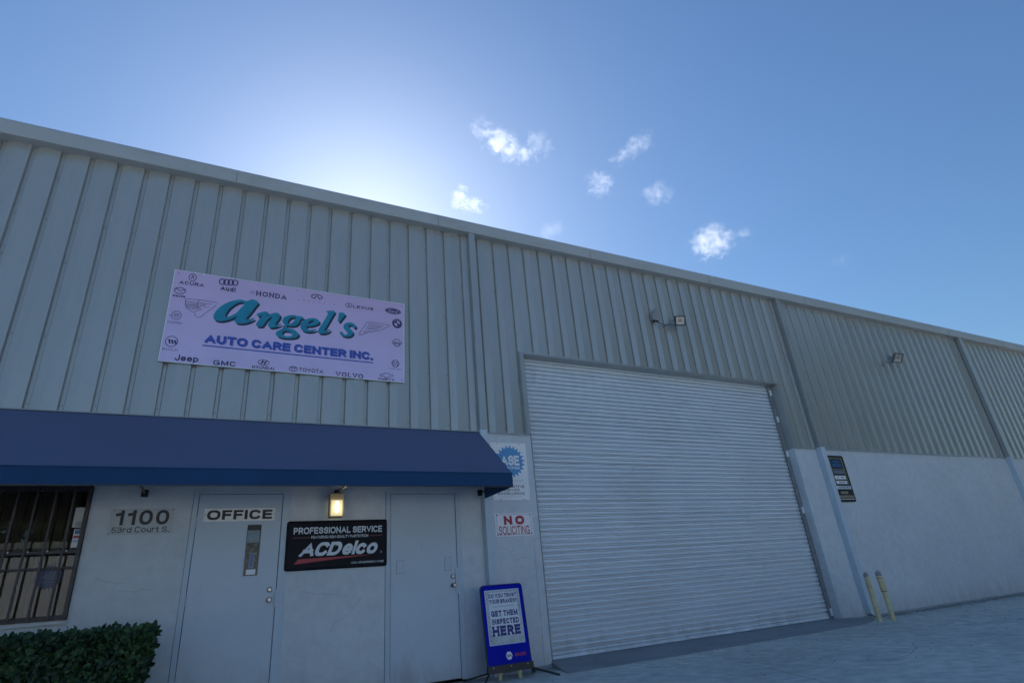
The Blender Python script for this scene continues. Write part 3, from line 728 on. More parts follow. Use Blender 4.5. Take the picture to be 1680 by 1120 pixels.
# downspouts
def downspout(x0, x1, kick=None, straps=()):
    d = P_(MB().box(x0, x1, -.122, -.016, ZS + .014, 6.605).build('downspout', M['flashing'], bld, bevel=.006))
    lo = MB().box(x0, x1, -.120, -.006, .16, ZS + .013)
    if kick:
        P = [Vector(((x0 + x1) / 2, -.055, .17)), Vector(((x0 + x1) / 2 + .02, -.058, .10)), Vector((x1 + .06, -.07, .045))]
        for a, b in zip(P[:-1], P[1:]):
            t = (b - a).normalized(); s_ = Vector((0, 1, 0)); n_ = t.cross(s_)
            lo.obox((a + b) / 2, t * ((b - a).length / 2 + .012), s_ * .048, n_ * .055)
    else:
        lo.box(x0 + .001, x1 - .001, -.101, -.008, .0, .16)
    l = lo.build('lower_pipe', M['stucco_smooth'], d)
    l.matrix_parent_inverse = d.matrix_world.inverted()
    for z in straps:
        s_ = MB().box(x0 - .03, x0 - .002, -.012, -.005, z - .02, z + .02).box(x0 - .006, x0 - .001, -.126, -.005, z - .02, z + .02).box(x0 - .006, x1 + .006, -.128, -.1235, z - .02, z + .02).build('pipe_strap', M['flashing'], d)
        s_.matrix_parent_inverse = d.matrix_world.inverted()
    return d
M['stucco_smooth'] = mat('pipe_paint', (.54, .64, .72), rough=.6, var=.05, vscale=5)
downspout(5.305, 5.415)
downspout(12.90, 13.035, kick=True, straps=(4.58,))
downspout(20.50, 20.64, kick=True, straps=(4.56,))
downspout(-2.33, -2.21)

# doors
def office_door(x0, x1, fl, fr_, hz=(.34, 1.14, 1.95)):
    """frame outer x0..x1; slab inside"""
    f = MB()
    y0, y1 = -.014, .10
    f.box(x0, x0 + fl, y0, y1, 0.02, 2.29).box(x1 - fr_, x1, y0, y1, 0.02, 2.29).box(x0 + fl, x1 - fr_, y0, y1, 2.258, 2.29)
    fr = P_(f.build('door_frame', M['frame'], bld, bevel=.003))
    P_(MB().box(x0 + fl + .001, x1 - fr_ - .001, .034, .09, .03, 2.256).box(x0 - .004, x0 - .001, -.003, .0, .02, 2.285).build('shaded_door_stop', M['black'], bld))  # stop coloured black for the shade in the gaps; strip darkens frame edge
    a, b = x0 + fl + .006, x1 - fr_ - .007
    s = P_(MB().box(a, b, -.006, .03, .035, 2.252).build('door', M['door'], bld, bevel=.003))
    def sub(mb, name, m, **k):
        o = mb.build(name, m, s, **k); o.matrix_parent_inverse = s.matrix_world.inverted(); return o
    for z in hz:
        sub(MB().tube([(a - .004, -.020, z - .055), (a - .004, -.020, z + .055)], .008, 8).box(a - .03, a + .022, -.0165, -.013, z - .055, z + .055), 'hinge', M['frame'])
    return s, sub, a, b
d1, sub1, a1, b1 = office_door(1.727, 2.778, .052, .093)
d2, sub2, a2, b2 = office_door(3.943, 4.981, .058, .074)
tag(d1, 'door with a narrow glass panel under the OFFICE plate'); tag(d2, 'plain door with two blank cover plates')
for sub, xc, zk, zd in ((sub1, 2.612, 1.085, 1.192), (sub2, 4.834, 1.090, 1.198)):
    sub(MB().tube([(xc, -.006, zk), (xc, -.014, zk)], .034, 20).tube([(xc, -.014, zk), (xc, -.040, zk), (xc, -.048, zk), (xc, -.062, zk), (xc, -.074, zk), (xc, -.080, zk)], [.013, .013, .024, .029, .027, .018], 20), 'door_knob', M['steel'], smooth=False)
    sub(MB().tube([(xc, -.006, zd), (xc, -.016, zd), (xc, -.024, zd)], [.029, .027, .018], 20).box(xc - .002, xc + .002, -.026, -.022, zd - .007, zd + .007), 'deadbolt', M['steel'])
sub1(MB().box(2.668, 2.716, -.024, -.0155, 1.005, 1.20).box(2.676, 2.682, -.030, -.024, 1.01, 1.195), 'latch_guard', M['frame'])
sub2(MB().box(4.868, 4.950, -.024, -.0155, .985, 1.305).box(4.905, 4.911, -.030, -.024, 1.02, 1.26), 'latch_guard', M['frame'])
# vision lite
lx0, lx1, lz0, lz1 = 2.318, 2.468, 1.350, 1.905
f = MB()
for q in ((lx0 - .012, lx0, lz0 - .012, lz1 + .012), (lx1, lx1 + .012, lz0 - .012, lz1 + .012), (lx0, lx1, lz1, lz1 + .012), (lx0, lx1, lz0 - .012, lz0)):
    f.box(q[0], q[1], -.014, -.0065, q[2], q[3])
sub1(f, 'lite_frame', M['frame'])
sub1(MB().box(lx0, lx1, -.009, -.0065, lz0, lz1), 'glass_panel', mat('lite_glass', (.05, .052, .045), rough=.12, spec=.3, var=.5, vscale=14))
sub1(MB().box(lx0 + .008, lx1 - .012, -.0115, -.0095, 1.705, 1.842), 'window_notice', mat('pale_blue_notice', (.24, .32, .35), rough=.5, var=.25, vscale=45))
sub1(MB().box(lx0 + .047, lx1 - .048, -.0115, -.0095, 1.43, 1.592), 'hours_strip', mat('blue_grey_strip', (.20, .27, .36), rough=.5, var=.1, vscale=40))
sub1(MB().box(lx0 + .028, lx1 - .024, -.0115, -.0095, 1.362, 1.418), 'white_label', M['white'])
ik = Ink(-.0098)
r2 = random.Random(3)
for _ in range(26):
    x = lx0 + .02 + r2.random() * .11; z = 1.50 + r2.random() * .19
    ik.line([(x, z), (x + r2.uniform(-.01, .012), z + r2.uniform(-.016, .016)), (x + r2.uniform(-.01, .012), z + r2.uniform(-.02, .02))], .004)
sub1(ik.mb, 'torn_decal_scraps', mat('torn_paper', (.50, .50, .44), rough=.8))
ik = Ink(-.0119)
for i, z in enumerate((1.46, 1.485, 1.51, 1.535, 1.56)):
    ik.rect(lx0 + .062, lx1 - .060 - .006 * (i % 2), z, z + .012)
sub1(ik.mb, 'hours_print', M['posterink'])
sub1(MB().box(lx0 - .055, lx1 + .008, -.0075, -.0062, lz0 - .032, lz0 - .029).box(lx0 - .055, lx0 - .052, -.0075, -.0062, lz0 - .03, lz0 + .05), 'patch_outline', M['frame'])
M['plate_edge_shade'] = mat('plate_edge_shade', (.30, .32, .33), rough=.8)
for x, z in ((4.131, 1.348), (4.775, 1.352)):
    cpr = Ink(-.0064); cpr.rect(x - .050, x + .050, z - .080, z + .080); sub2(cpr.mb, 'plate_edge_shade', M['plate_edge_shade'])  # dark rect behind each plate paints the shade at its edge
    c = sub2(MB().plate(rounded(x - .045, x + .045, z - .075, z + .075, .012), -.0135, -.0065).tube([(x, -.0135, z + .035), (x, -.0155, z + .035)], .008, 8).tube([(x, -.0135, z - .035), (x, -.0155, z - .035)], .008, 8), 'cover_plate', M['frame'])
P_(MB().plate(rounded(5.095, 5.167, 1.31, 1.425, .008), -.008, -.0005).build('blank_outlet_cover', M['door'], bld, bevel=.002))
sub2(MB().box(4.43, 4.54, -.0072, -.0062, 1.79, 1.795), 'scuff_strip', M['frame'])

# rolling shutter
sh = bpy.data.objects.new('roller_shutter', None); COL.objects.link(sh); sh.parent = bld; sh.location = (9.22, .2, 0); P_(sh)
SP = .0743
sl = [(.022, 0), (-.006, .001), (-.015, .006), (-.022, .016), (-.023, .026), (-.018, .036), (-.008, .0415), (.022, .0435), (.022, .0515), (-.010, .0535), (-.014, .0575), (-.010, .0615), (.022, .0635), (.022, SP)]
slm = MB().extrude_x(sl, -2.96, 2.96, closed=False).mesh('slat', M['shutter'], smooth=False, fix=False)
for i in range(60):
    o = bpy.data.objects.new('slat', slm); COL.objects.link(o); o.parent = sh; o.location = (0, rng.uniform(-.0022, .0022), .105 + i * SP); o.rotation_euler = (rng.uniform(-.02, .02), 0, rng.uniform(-.0006, .0006))
MB().box(-2.96, 2.96, -.022, .012, .062, .104).box(-2.96, 2.96, -.045, .0, .062, .067).build('bottom_bar', M['shutter'], sh)
for s_ in (-1, 1):
    g = MB()
    xa = s_ * 2.94; xb = s_ * 3.02
    x0, x1 = min(xa, xb), max(xa, xb)
    g.box(min(s_ * 2.915, s_ * 3.02), max(s_ * 2.915, s_ * 3.02), -.045, -.030, .056, 4.50).box(s_ * 3.0 - .012, s_ * 3.0 + .012, -.032, .03, .056, 4.50)
    g.build('guide_rail', M['guide'], sh)
    for z in (.10, 1.9, 3.0, 3.72, 4.30):
        MB().box(s_ * 2.985 - .03, s_ * 2.985 + .02, -.060, -.046, z, z + .12).build('rail_clip', M['shutter'], sh)

# barred window
wn_ = bpy.data.objects.new('window', None); COL.objects.link(wn_); wn_.parent = bld; wn_.location = (-.165, .06, 1.046); P_(wn_)
def wsub(mb, name, m):
    mb.v = [(x + .165, y - .06, z - 1.046) for x, y, z in mb.v]
    return mb.build(name, m, wn_, fix=(name != 'pane'))
wx0, wx1, wz0, wz1 = -1.1, .77, 1.046, 2.34
f = MB()
f.box(wx0, wx0 + .05, .03, .09, wz0, wz1).box(wx1 - .05, wx1, .03, .09, wz0, wz1).box(wx0 + .05, wx1 - .05, .03, .09, wz1 - .05, wz1).box(wx0 + .05, wx1 - .05, .03, .09, wz0, wz0 + .05)
f.box(wx0 + .05, wx1 - .05, .035, .085, 1.52, 1.545)
wsub(f, 'window_frame', M['bronze'])
wsub(MB().add([(wx0 + .05, .060, wz0 + .05), (wx1 - .05, .060, wz0 + .05), (wx1 - .05, .060, 1.52), (wx0 + .05, .060, 1.52)], [(0, 1, 2, 3)]), 'pane', M['glass'])
wsub(MB().add([(wx0 + .05, .060, 1.545), (wx1 - .05, .060, 1.545), (wx1 - .05, .060, wz1 - .05), (wx0 + .05, .060, wz1 - .05)], [(0, 1, 2, 3)]), 'pane', M['glass'])
wsub(MB().box(wx0 - .01, wx1 + .0, -.035, .03, wz0 - .035, wz0 - .001), 'window_sill', M['stucco'])
for k in range(19):
    x = .60 - k * .09
    an = .35 + .12 * math.sin(k * 2.1)
    c_, s2 = math.cos(an) * .042, math.sin(an) * .042
    mb = MB().add([(x - c_, .16 - s2, wz0 + .03), (x + c_, .16 + s2, wz0 + .03), (x + c_, .16 + s2, wz1), (x - c_, .16 - s2, wz1)], [(0, 1, 2, 3)])
    wsub(mb, 'blind_slat', M['blind'])
# security bars
fr = MB().box(wx0, wx1 - .005, -.052, -.040, wz1 - .035, wz1 - .005).box(wx0, wx1 - .005, -.052, -.040, wz0 + .0, wz0 + .028).box(wx1 - .035, wx1 - .005, -.054, -.020, wz0 - .002, wz1)
fr.box(wx0, wx1 - .035, -.050, -.042, 1.664, 1.690)
for z in (1.12, 1.68, 2.24): fr.box(wx1 - .03, wx1 - .01, -.02, .03, z - .015, z + .015)
wsub(fr, 'bar_frame', M['bronze'])
for k in range(11):
    x = .622 - k * .1553
    wsub(MB().box(x - .0100, x + .0100, -.068, -.049, wz0 + .002, wz1 - .01), 'security_bar', M['bronze'])
ik = MB()
for k in range(11):
    for z in (2.285, 1.69): ik.tube([(.622 - k * .1553 + .03, -.053, z), (.622 - k * .1553 + .03, -.058, z)], .006, 6)
tag(wsub(ik, 'bar_rivets', M['steel']), kind='stuff')
wsub(MB().box(.637, .728, .050, .0565, 1.927, 2.132), 'paper_notice', M['paper'])
wsub(MB().box(.662, .716, .046, .0495, 1.935, 1.985), 'notice_print', M['ghost'])
wsub(MB().box(.664, .728, .050, .0565, 1.727, 1.910), 'card_sticker', M['white'])
wsub(MB().box(.672, .720, .047, .0495, 1.862, 1.902).box(.672, .720, .047, .0495, 1.782, 1.788).box(.672, .720, .047, .0495, 1.795, 1.800), 'sticker_print', M['cardblue'])
wsub(MB().box(.669, .725, .047, .0495, 1.820, 1.845), 'sticker_band', M['red'])
def gear(cx, cz, r0, r1, n):
    P = []
    for k in range(n):
        for f_, r in ((0, r0), (.18, r1), (.42, r1 * 1.01), (.62, r0)):
            a = 2 * math.pi * (k + f_) / n
            P.append((cx + r * math.cos(a), cz + r * math.sin(a)))
    return P
o = shape([gear(.535, 1.45, .098, .118, 26)], .0555, M['decal'], wn_, 'gear_decal'); o.location = (.165, -.06, -1.046)
for t_, x0, x1, z, h in (('ASE', .475, .60, 1.462, .062), ('CERTIFIED', .48, .60, 1.410, .022)):
    o = text(t_, x0, x1, z, h, .0545, M['decal_grey'], wn_, bold=.02, shear=.2); o.location = (.165, -.06, -1.046)

# ------------------------------------------------------------------ awning
aw = empty('awning', (1.0, 0, 2.165), 'long blue canvas awning over the office doors and window', 'awning')
bpy.context.view_layer.update()
def A_(o): o.matrix_parent_inverse = aw.matrix_world.inverted(); return o
AX0, AX1 = -3.2, 5.31
def awy(x, t):   # slight sag of the cloth between rafters
    return .010 * math.sin(math.pi * t) * (.5 + .5 * math.cos(2 * math.pi * (x - 1.24) / 2.07))
mb = MB(); nx, nt_ = 70, 8
for i in range(nx + 1):
    x = AX0 + (AX1 - AX0) * i / nx
    for j in range(nt_ + 1):
        t = j / nt_
        mb.v.append((x, -.055 - .95 * t, 3.135 - .802 * t - awy(x, t) - .0015 * math.sin(x * 9 + t * 7)))
for i in range(nx):
    for j in range(nt_):
        a = i * (nt_ + 1) + j
        mb.f.append((a, a + 1, a + nt_ + 2, a + nt_ + 1)); mb.m.append(0)
A_(mb.build('canopy', M['awning'], aw, smooth=True))
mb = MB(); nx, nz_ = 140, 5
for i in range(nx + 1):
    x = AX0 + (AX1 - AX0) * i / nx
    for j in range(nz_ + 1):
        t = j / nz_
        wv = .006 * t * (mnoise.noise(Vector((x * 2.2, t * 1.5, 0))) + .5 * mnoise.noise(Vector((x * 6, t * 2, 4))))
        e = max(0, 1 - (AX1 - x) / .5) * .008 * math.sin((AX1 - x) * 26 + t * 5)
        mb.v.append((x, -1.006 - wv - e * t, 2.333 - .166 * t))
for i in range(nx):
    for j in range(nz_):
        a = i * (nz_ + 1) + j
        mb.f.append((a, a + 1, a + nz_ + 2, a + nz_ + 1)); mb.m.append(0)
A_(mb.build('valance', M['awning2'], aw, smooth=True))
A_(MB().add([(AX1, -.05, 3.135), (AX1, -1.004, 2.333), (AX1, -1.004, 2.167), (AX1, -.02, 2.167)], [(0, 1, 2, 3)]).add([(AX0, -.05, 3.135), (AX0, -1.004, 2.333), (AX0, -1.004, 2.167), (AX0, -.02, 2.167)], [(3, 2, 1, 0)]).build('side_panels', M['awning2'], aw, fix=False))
A_(MB().tube([(AX0, -1.0085, 2.334), (AX1, -1.0085, 2.334)], .006, 6).build('front_seam', M['awning2'], aw))
A_(MB().box(AX0, AX1, -.066, -.0545, 3.118, 3.134).box(AX0, AX1, -.072, -.066, 3.122, 3.130).build('head_rail', M['black'], aw))
A_(MB().box(AX0, AX1, -1.012, -1.004, 2.160, 2.170).build('bottom_hem', M['black'], aw))
tb = MB().tube([(AX0 + .02, -.985, 2.31), (AX1 - .02, -.985, 2.31)], .014, 8).tube([(AX0 + .02, -.985, 2.19), (AX1 - .02, -.985, 2.19)], .014, 8)
A_(tb.build('front_tube', M['black'], aw))
for x in (-2.9, -.83, 1.243, 3.31, 5.285):
    A_(MB().tube([(x, -.07, 3.10), (x, -.985, 2.31)], .013, 8).tube([(x, -.985, 2.31), (x, -.985, 2.19)], .013, 8).tube([(x, -.985, 2.235), (x, -.05, 2.262)], .013, 8)
       .box(x - .032, x + .032, -.05, -.001, 2.225, 2.30).build('rafter', M['black'], aw))

# ------------------------------------------------------------------ signs
def sign(name, loc, label, cat='sign', rot=None, group=None):
    e = empty(name, loc, label, cat, group, rot)
    bpy.context.view_layer.update()
    return e
# 1. the long banner sign; its own coordinates are centred on the panel
bs = sign('banner_sign', (2.667, -.034, 4.463), "wide lavender sign reading Angel's Auto Care Center Inc. on the ribbed siding", rot=(0, math.radians(.25), 0))
HW, HH = 1.527, .642
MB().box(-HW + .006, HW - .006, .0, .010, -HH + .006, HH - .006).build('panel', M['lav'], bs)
e_ = MB().box(-HW, -HW + .012, -.004, .012, -HH, HH).box(HW - .012, HW, -.004, .012, -HH, HH).box(-HW + .012, HW - .012, -.004, .012, -HH, -HH + .012).box(-HW + .012, HW - .012, -.004, .012, HH - .007, HH)
e_.build('white_edging', M['edge'], bs)
tt = MB()
for x, w_, h_ in ((-1.28, .05, .012), (-1.18, .03, .02), (-.62, .03, .008), (.16, .02, .01), (.78, .05, .014), (.86, .03, .01), (1.22, .03, .012)):
    tt.plate([(x - w_, HH - .003), (x - w_ * .3, HH - .006 - h_), (x + w_ * .4, HH - .004 - h_ * .7), (x + w_, HH - .003)], -.006, -.0045)
tt.build('peeling_tape', M['edge'], bs)
sw = MB()
for x, z in ((-HW + .05, HH - .05), (HW - .035, HH - .05), (-HW + .04, -.02), (HW - .04, -HH + .04), (-.02, HH - .04)):
    sw.tube([(x, -.001, z), (x, -.004, z)], .007, 8)
sw.build('mounting_screws', M['ink'], bs)
TX = [('ACURA', -1.452, -1.170, .467, .052, .02, 0, 1.1), ('mazda', -1.496, -1.358, .268, .036, .035, 0, 1), ('Audi', -.973, -.795, .467, .067, .035, 0, 1.05),
      ('HONDA', -.538, -.143, .465, .074, .035, 0, 1.15), ('LEXUS', .758, 1.056, .475, .046, .012, 0, 1), ('Volkswagen', 1.301, 1.493, -.441, .024, 0, 0, 1),
      ('CHEVY', 1.142, 1.387, -.615, .039, .02, .3, 1.2), ('VOLVO', .565, .944, -.601, .068, .05, 0, 1.05), ('TOYOTA', .088, .395, -.583, .054, .01, 0, 1),
      ('HYUNDAI', -.485, -.222, -.605, .044, .02, 0, 1), ('GMC', -.934, -.677, -.593, .066, .012, 0, 1.1), ('Jeep', -1.354, -1.101, -.574, .080, .035, 0, 1),
      ('BUICK', -1.502, -1.330, -.478, .030, 0, 0, 1.25), ('NISSAN', 1.357, 1.474, -.022, .020, .01, 0, 1.05)]
for t_, x0, x1, z, h, bo, shr, spc in TX:
    mm = M['logo2'] if t_ in ('Volkswagen', 'BUICK') else M['logo']
    if t_ == 'Volkswagen': text(t_, x0, x1, z, h, -.0012, mm, bs)
    elif t_ in ('HONDA', 'VOLVO', 'BUICK'): block(t_, x0, x1, z, h, -.0012, mm, bs, t=.22 if t_ != 'BUICK' else .13, slab=.10, gap=.14)
    else: block(t_, x0, x1, z, h, -.0012, mm, bs, t=dict(GMC=.20, TOYOTA=.19, LEXUS=.21, HYUNDAI=.22, ACURA=.22).get(t_, .25), shear=shr, gap=.2) if t_ != 'Jeep' else block('Jeep', x0, x1, z, h, -.0012, mm, bs, t=.20, gap=.14)
text('H', -.601, -.564, .469, .044, -.0012, M['logo2'], bs)
for i, ch in enumerate('INFINITI'):
    text(ch, -.001 + i * .0702, .012 + i * .0702 if ch == 'I' and False else .006 + i * .0702 + (.012 if ch in 'NFT' else 0), .457, .022, -.0012, M['logo2'], bs)
text('Cadillac', -1.501, -1.335, -.107, .036, -.0012, M['logo2'], bs, shear=.45)
block('AUTO CARE CENTER INC.', -1.055, 1.073, -.287, .119, -.0012, M['royal2'], bs, t=.27, gap=.12)
block('AUTO CARE CENTER INC.', -1.066, 1.060, -.281, .118, -.0032, M['royal'], bs, t=.265, gap=.125)
Ink(-.0015).rect(-1.082, 1.073, -.388, -.371).done('underline', M['royal'], bs)
for ch, loops in G.items():
    nm = 'script_letter'
    shape([[(x + .023, z - .026) for x, z in lp] for lp in loops], -.0012, M['shadow_ink'], bs, 'drop_shadow', 4)
    shape(loops, -.0024, M['teal'], bs, nm, 4)
wg = Ink(-.0012)
for L_ in [WG['lo']] + WG['ll']: wg.line(L_, .0065)
wg.done('wing_drawing', M['logo'], bs)
wg = Ink(-.0012)
for L_ in WG['ro']: wg.line(L_, .0065)
wg.done('wing_drawing', M['logo'], bs)
def logo(name='car_emblem', y=-.0012): return Ink(y)
# small emblems
k = Ink(-.0012).ring(-1.312, .560, .046, .058, 0.0091); k.poly([(-1.335, .528), (-1.316, .598), (-1.310, .598), (-1.318, .548)]); k.poly([(-1.289, .528), (-1.308, .598), (-1.314, .598), (-1.306, .548)]); k.done('emblem', M['logo'], bs)
k = Ink(-.0012).ring(-1.427, .345, .066, .049, 0.0104); k.line([(-1.485, .372), (-1.445, .355), (-1.427, .338), (-1.405, .355), (-1.368, .372)], 0.0104); k.done('emblem', M['logo'], bs)
k = Ink(-.0012)
for i in range(4): k.ring(-.964 + i * .0507, .562 + i * .004, .041, .048, 0.0143)
k.done('emblem', M['logo'], bs)
k = Ink(-.0012).ring(.249, .543, .080, .044, 0.0143, a0=-62, a1=242); k.line([(.212, .505), (.240, .555), (.246, .555)], 0.0143); k.line([(.288, .505), (.258, .555), (.252, .555)], 0.0143); k.done('emblem', M['logo'], bs)
k = Ink(-.0012).ring(.696, .481, .050, .038, 0.0078); k.line([(.706, .510), (.680, .468), (.722, .464)], 0.0117); k.done('emblem', M['logo'], bs)
Ink(-.0010).disc(1.354, .490, .122, .052).done('emblem', M['logo'], bs)
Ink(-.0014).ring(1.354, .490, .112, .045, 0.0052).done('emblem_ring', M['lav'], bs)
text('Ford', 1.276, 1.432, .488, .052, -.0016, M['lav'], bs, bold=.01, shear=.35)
Ink(-.0010).disc(1.416, .293, .074, .078).done('emblem', M['logo'], bs)
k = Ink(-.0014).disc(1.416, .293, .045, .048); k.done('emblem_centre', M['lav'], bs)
k = Ink(-.0022)
for a0 in (90, 270):
    k.poly([(1.416, .293)] + [(1.416 + .042 * math.cos(math.radians(a0 + q * 15)), .293 + .045 * math.sin(math.radians(a0 + q * 15))) for q in range(7)])
k.done('emblem_quarters', M['logo'], bs)
for i, ch in enumerate('BMW'):
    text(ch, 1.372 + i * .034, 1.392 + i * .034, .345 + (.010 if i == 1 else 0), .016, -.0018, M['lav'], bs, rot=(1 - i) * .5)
k = Ink(-.0012).ring(1.415, -.024, .055, .062, 0.0104, a0=22, a1=158).ring(1.415, -.024, .055, .062, 0.0117, a0=200, a1=340).line([(1.345, .006), (1.345, -.040), (1.365, -.040)], 0.0078).line([(1.485, .010), (1.485, -.040), (1.465, -.040)], 0.0078).line([(1.36, -.040), (1.47, -.040)], 0.0091); k.done('emblem', M['logo'], bs)
k = Ink(-.0012).ring(1.394, -.356, .057, .058, 0.0091).line([(1.366, -.318), (1.382, -.358), (1.394, -.330), (1.406, -.358), (1.422, -.318)], 0.0117).line([(1.352, -.345), (1.374, -.400), (1.394, -.362), (1.414, -.400), (1.436, -.345)], 0.0117); k.done('emblem', M['logo'], bs)
k = Ink(-.0012).line([(1.170, -.566), (1.186, -.536), (1.232, -.536), (1.236, -.520), (1.298, -.520), (1.302, -.536), (1.362, -.536), (1.348, -.566), (1.300, -.566), (1.296, -.584), (1.236, -.584), (1.232, -.566), (1.170, -.566)], 0.0091); k.done('emblem', M['logo'], bs)
k = Ink(-.0012).ring(.014, -.584, .056, .040, 0.0078).ring(.014, -.584, .022, .038, 0.0065).ring(.014, -.566, .040, .016, 0.0065); k.done('emblem', M['logo'], bs)
k = Ink(-.0012).ring(-.355, -.532, .072, .040, 0.0091).line([(-.388, -.555), (-.362, -.505)], 0.0156).line([(-.346, -.558), (-.320, -.508)], 0.0156).line([(-.378, -.534), (-.330, -.528)], 0.0130); k.done('emblem', M['logo'], bs)
k = Ink(-.0012).ring(-1.420, -.370, .069, .074, 0.0091)
for i in range(3): k.poly([(-1.462 + i * .032, -.345 - i * .004), (-1.440 + i * .032, -.340 - i * .004), (-1.424 + i * .032, -.398), (-1.440 + i * .032, -.404)])
k.done('emblem', M['logo'], bs)
k = Ink(-.0012).ring(-1.418, -.008, .058, .064, 0.0052).ring(-1.418, -.008, .046, .052, 0.0039).ring(-1.418, -.002, .028, .030, 0.0078, a0=180, a1=360).line([(-1.446, .010), (-1.390, .010)], 0.0078).line([(-1.444, -.006), (-1.392, -.006)], 0.0065); k.done('emblem', M['logo2'], bs)

def FX(x0, x1, z1, z0):     # fraction (u from left, v from top) -> local x,z
    return lambda u, v: (x0 + (x1 - x0) * u, z1 + (z0 - z1) * v)
def ftext(F, t_, u0, u1, v0, v1, y, m, par, **kw):
    xa, za = F(u0, v0); xb, zb = F(u1, v1)
    return text(t_, xa, xb, (za + zb) / 2, abs(za - zb), y, m, par, **kw)

def fblock(F, t_, u0, u1, v0, v1, y, m, par, **kw):
    xa, za = F(u0, v0); xb, zb = F(u1, v1)
    return block(t_, xa, xb, (za + zb) / 2, abs(za - zb), y, m, par, **kw)

# 2. OFFICE plate
s = sign('door_plate', (2.2275, -.0075, 2.0215), 'white OFFICE plate with black letters on the door with the glass panel')
MB().box(-.376, .376, -.004, .0, -.072, .072).build('plate', M['office'], s, bevel=.001)
block('OFFICE', -.345, .345, 0, .106, -.0050, M['ink'], s, t=.25, gap=.13, tv=.22)
MB().tube([(-.364, -.004, .003), (-.364, -.0055, .003)], .006, 8).tube([(.362, -.004, .003), (.362, -.0055, .003)], .006, 8).build('screws', M['rust'], s)
# 3. address plate
s = sign('address_plate', (1.2585, -.004, 1.969), 'pale address plate reading 1100 53rd Court S. between window and office door')
MB().box(-.297, .297, -.004, .0, -.134, .134).build('plate', M['plate'], s, bevel=.001)
F = FX(-.297, .297, .134, -.134)
fblock(F, '1100', .085, .925, .06, .64, -.0050, M['ink'], s, t=.20, gap=.20)
fblock(F, '53rd Court S.', .055, .945, .71, .93, -.0050, M['ink'], s, t=.15, gap=.12)
k = MB()
for u, v in ((.05, .05), (.975, .06), (.025, .95), (.95, .93)):
    x, z = F(u, v); k.tube([(x, -.004, z), (x, -.0065, z)], .006, 8)
k.build('screws', M['rust'], s)
# 4. black parts-brand sign
s = sign('parts_brand_sign', (3.3515, -.004, 1.6525), 'black ACDelco professional service sign between the two doors', rot=(0, 0, 0))
MB().plate(rounded(-.604, .604, -.280, .280, .028), -.022, 0).build('panel', M['navy'], s, bevel=.003)
rim = MB()
o_, i_ = rounded(-.602, .602, -.278, .278, .027), rounded(-.580, .580, -.257, .257, .020)
n = len(o_)
for a, b, ya, yb in ((o_, i_, -.023, -.029),):
    vs_ = [(p[0], ya, p[1]) for p in a] + [((p[0] + q[0]) / 2, yb, (p[1] + q[1]) / 2) for p, q in zip(a, b)] + [(q[0], -.0225, q[1]) for q in b]
    rim.add(vs_, [(k, (k + 1) % n, n + (k + 1) % n, n + k) for k in range(n)] + [(n + k, n + (k + 1) % n, 2 * n + (k + 1) % n, 2 * n + k) for k in range(n)])
rim.build('rim', M['navy'], s, smooth=True)
F = FX(-.604, .604, .280, -.280); Y = -.0232
fblock(F, 'PROFESSIONAL SERVICE', .065, .945, .135, .272, Y, M['ltblue'], s, t=.21, gap=.11)
fblock(F, 'FEATURING HIGH-QUALITY PARTS FROM', .235, .80, .312, .372, Y, M['ltblue'], s, t=.18, gap=.16)
x, z = F(.5, .345)
Ink(Y).rect(-.530, -.335, z - .005, z + .005).rect(.380, .540, z - .005, z + .005).done('red_rule', M['darkred'], s)
fblock(F, 'ACD', .125, .560, .45, .725, Y, M['ltblue'], s, t=.27, gap=.02, shear=.38, tv=.20)
fblock(F, 'el', .530, .705, .44, .725, Y - .0012, M['ltblue'], s, t=.25, gap=.05, shear=.32, tv=.17)
fblock(F, 'co', .665, .925, .44, .725, Y - .0012, M['ltblue'], s, t=.25, gap=.05, shear=.32, tv=.17)
text('R', .528, .536, F(0, .70)[1], .012, Y, M['ltblue'], s)
x, z = F(.94, .70)
Ink(Y).ring(x - .002, z, .013, .013, .002).done('registered_mark', M['ltblue'], s)
a, b, c_, d_ = F(.085, .875), F(.125, .775), F(.86, .745), F(.5, .80)
shape([[a, b, c_, d_]], Y, M['red'], s, 'red_swoosh')
fblock(F, 'LOCAL AND INDEPENDENTLY OWNED', .635, .965, .875, .915, Y, M['ltblue'], s, t=.18, gap=.16)
# 5. certified-mechanic sign
s = sign('certification_sign', (5.797, -.004, 2.585), 'white ASE Certified sign with a blue gear beside the awning end', rot=(0, 0, 0))
MB().plate(rounded(-.298, .298, -.421, .421, .012), -.003, 0).build('panel', M['white'], s)
F = FX(-.298, .298, .421, -.421); Y = -.0040
x, z = F(.52, .335)
shape([gear(x, z, .205, .238, 22)], Y, M['aseblue'], s, 'gear_emblem')
fblock(F, 'ASE', .27, .78, .225, .405, Y - .0008, M['white'], s, t=.24, gap=.06)
fblock(F, 'CERTIFIED', .28, .78, .425, .468, Y - .0008, M['white'], s, t=.22)
ftext(F, 'WE EMPLOY TECHNICIANS', .15, .85, .660, .676, Y, M['ghost'], s, bold=.01)
ftext(F, 'WITH', .45, .56, .705, .718, Y, M['ghost'], s)
fblock(F, 'AUTOMOTIVE', .10, .86, .750, .793, Y, M['ink'], s, t=.17, gap=.22)
fblock(F, 'SERVICE', .27, .72, .812, .848, Y, M['ink'], s, t=.17, gap=.22)
fblock(F, 'EXCELLENCE', .13, .85, .868, .908, Y, M['ink'], s, t=.17, gap=.22)
ftext(F, 'LET US SHOW YOU THEIR CREDENTIALS', .20, .78, .936, .952, Y, M['ghost'], s)
k = MB()
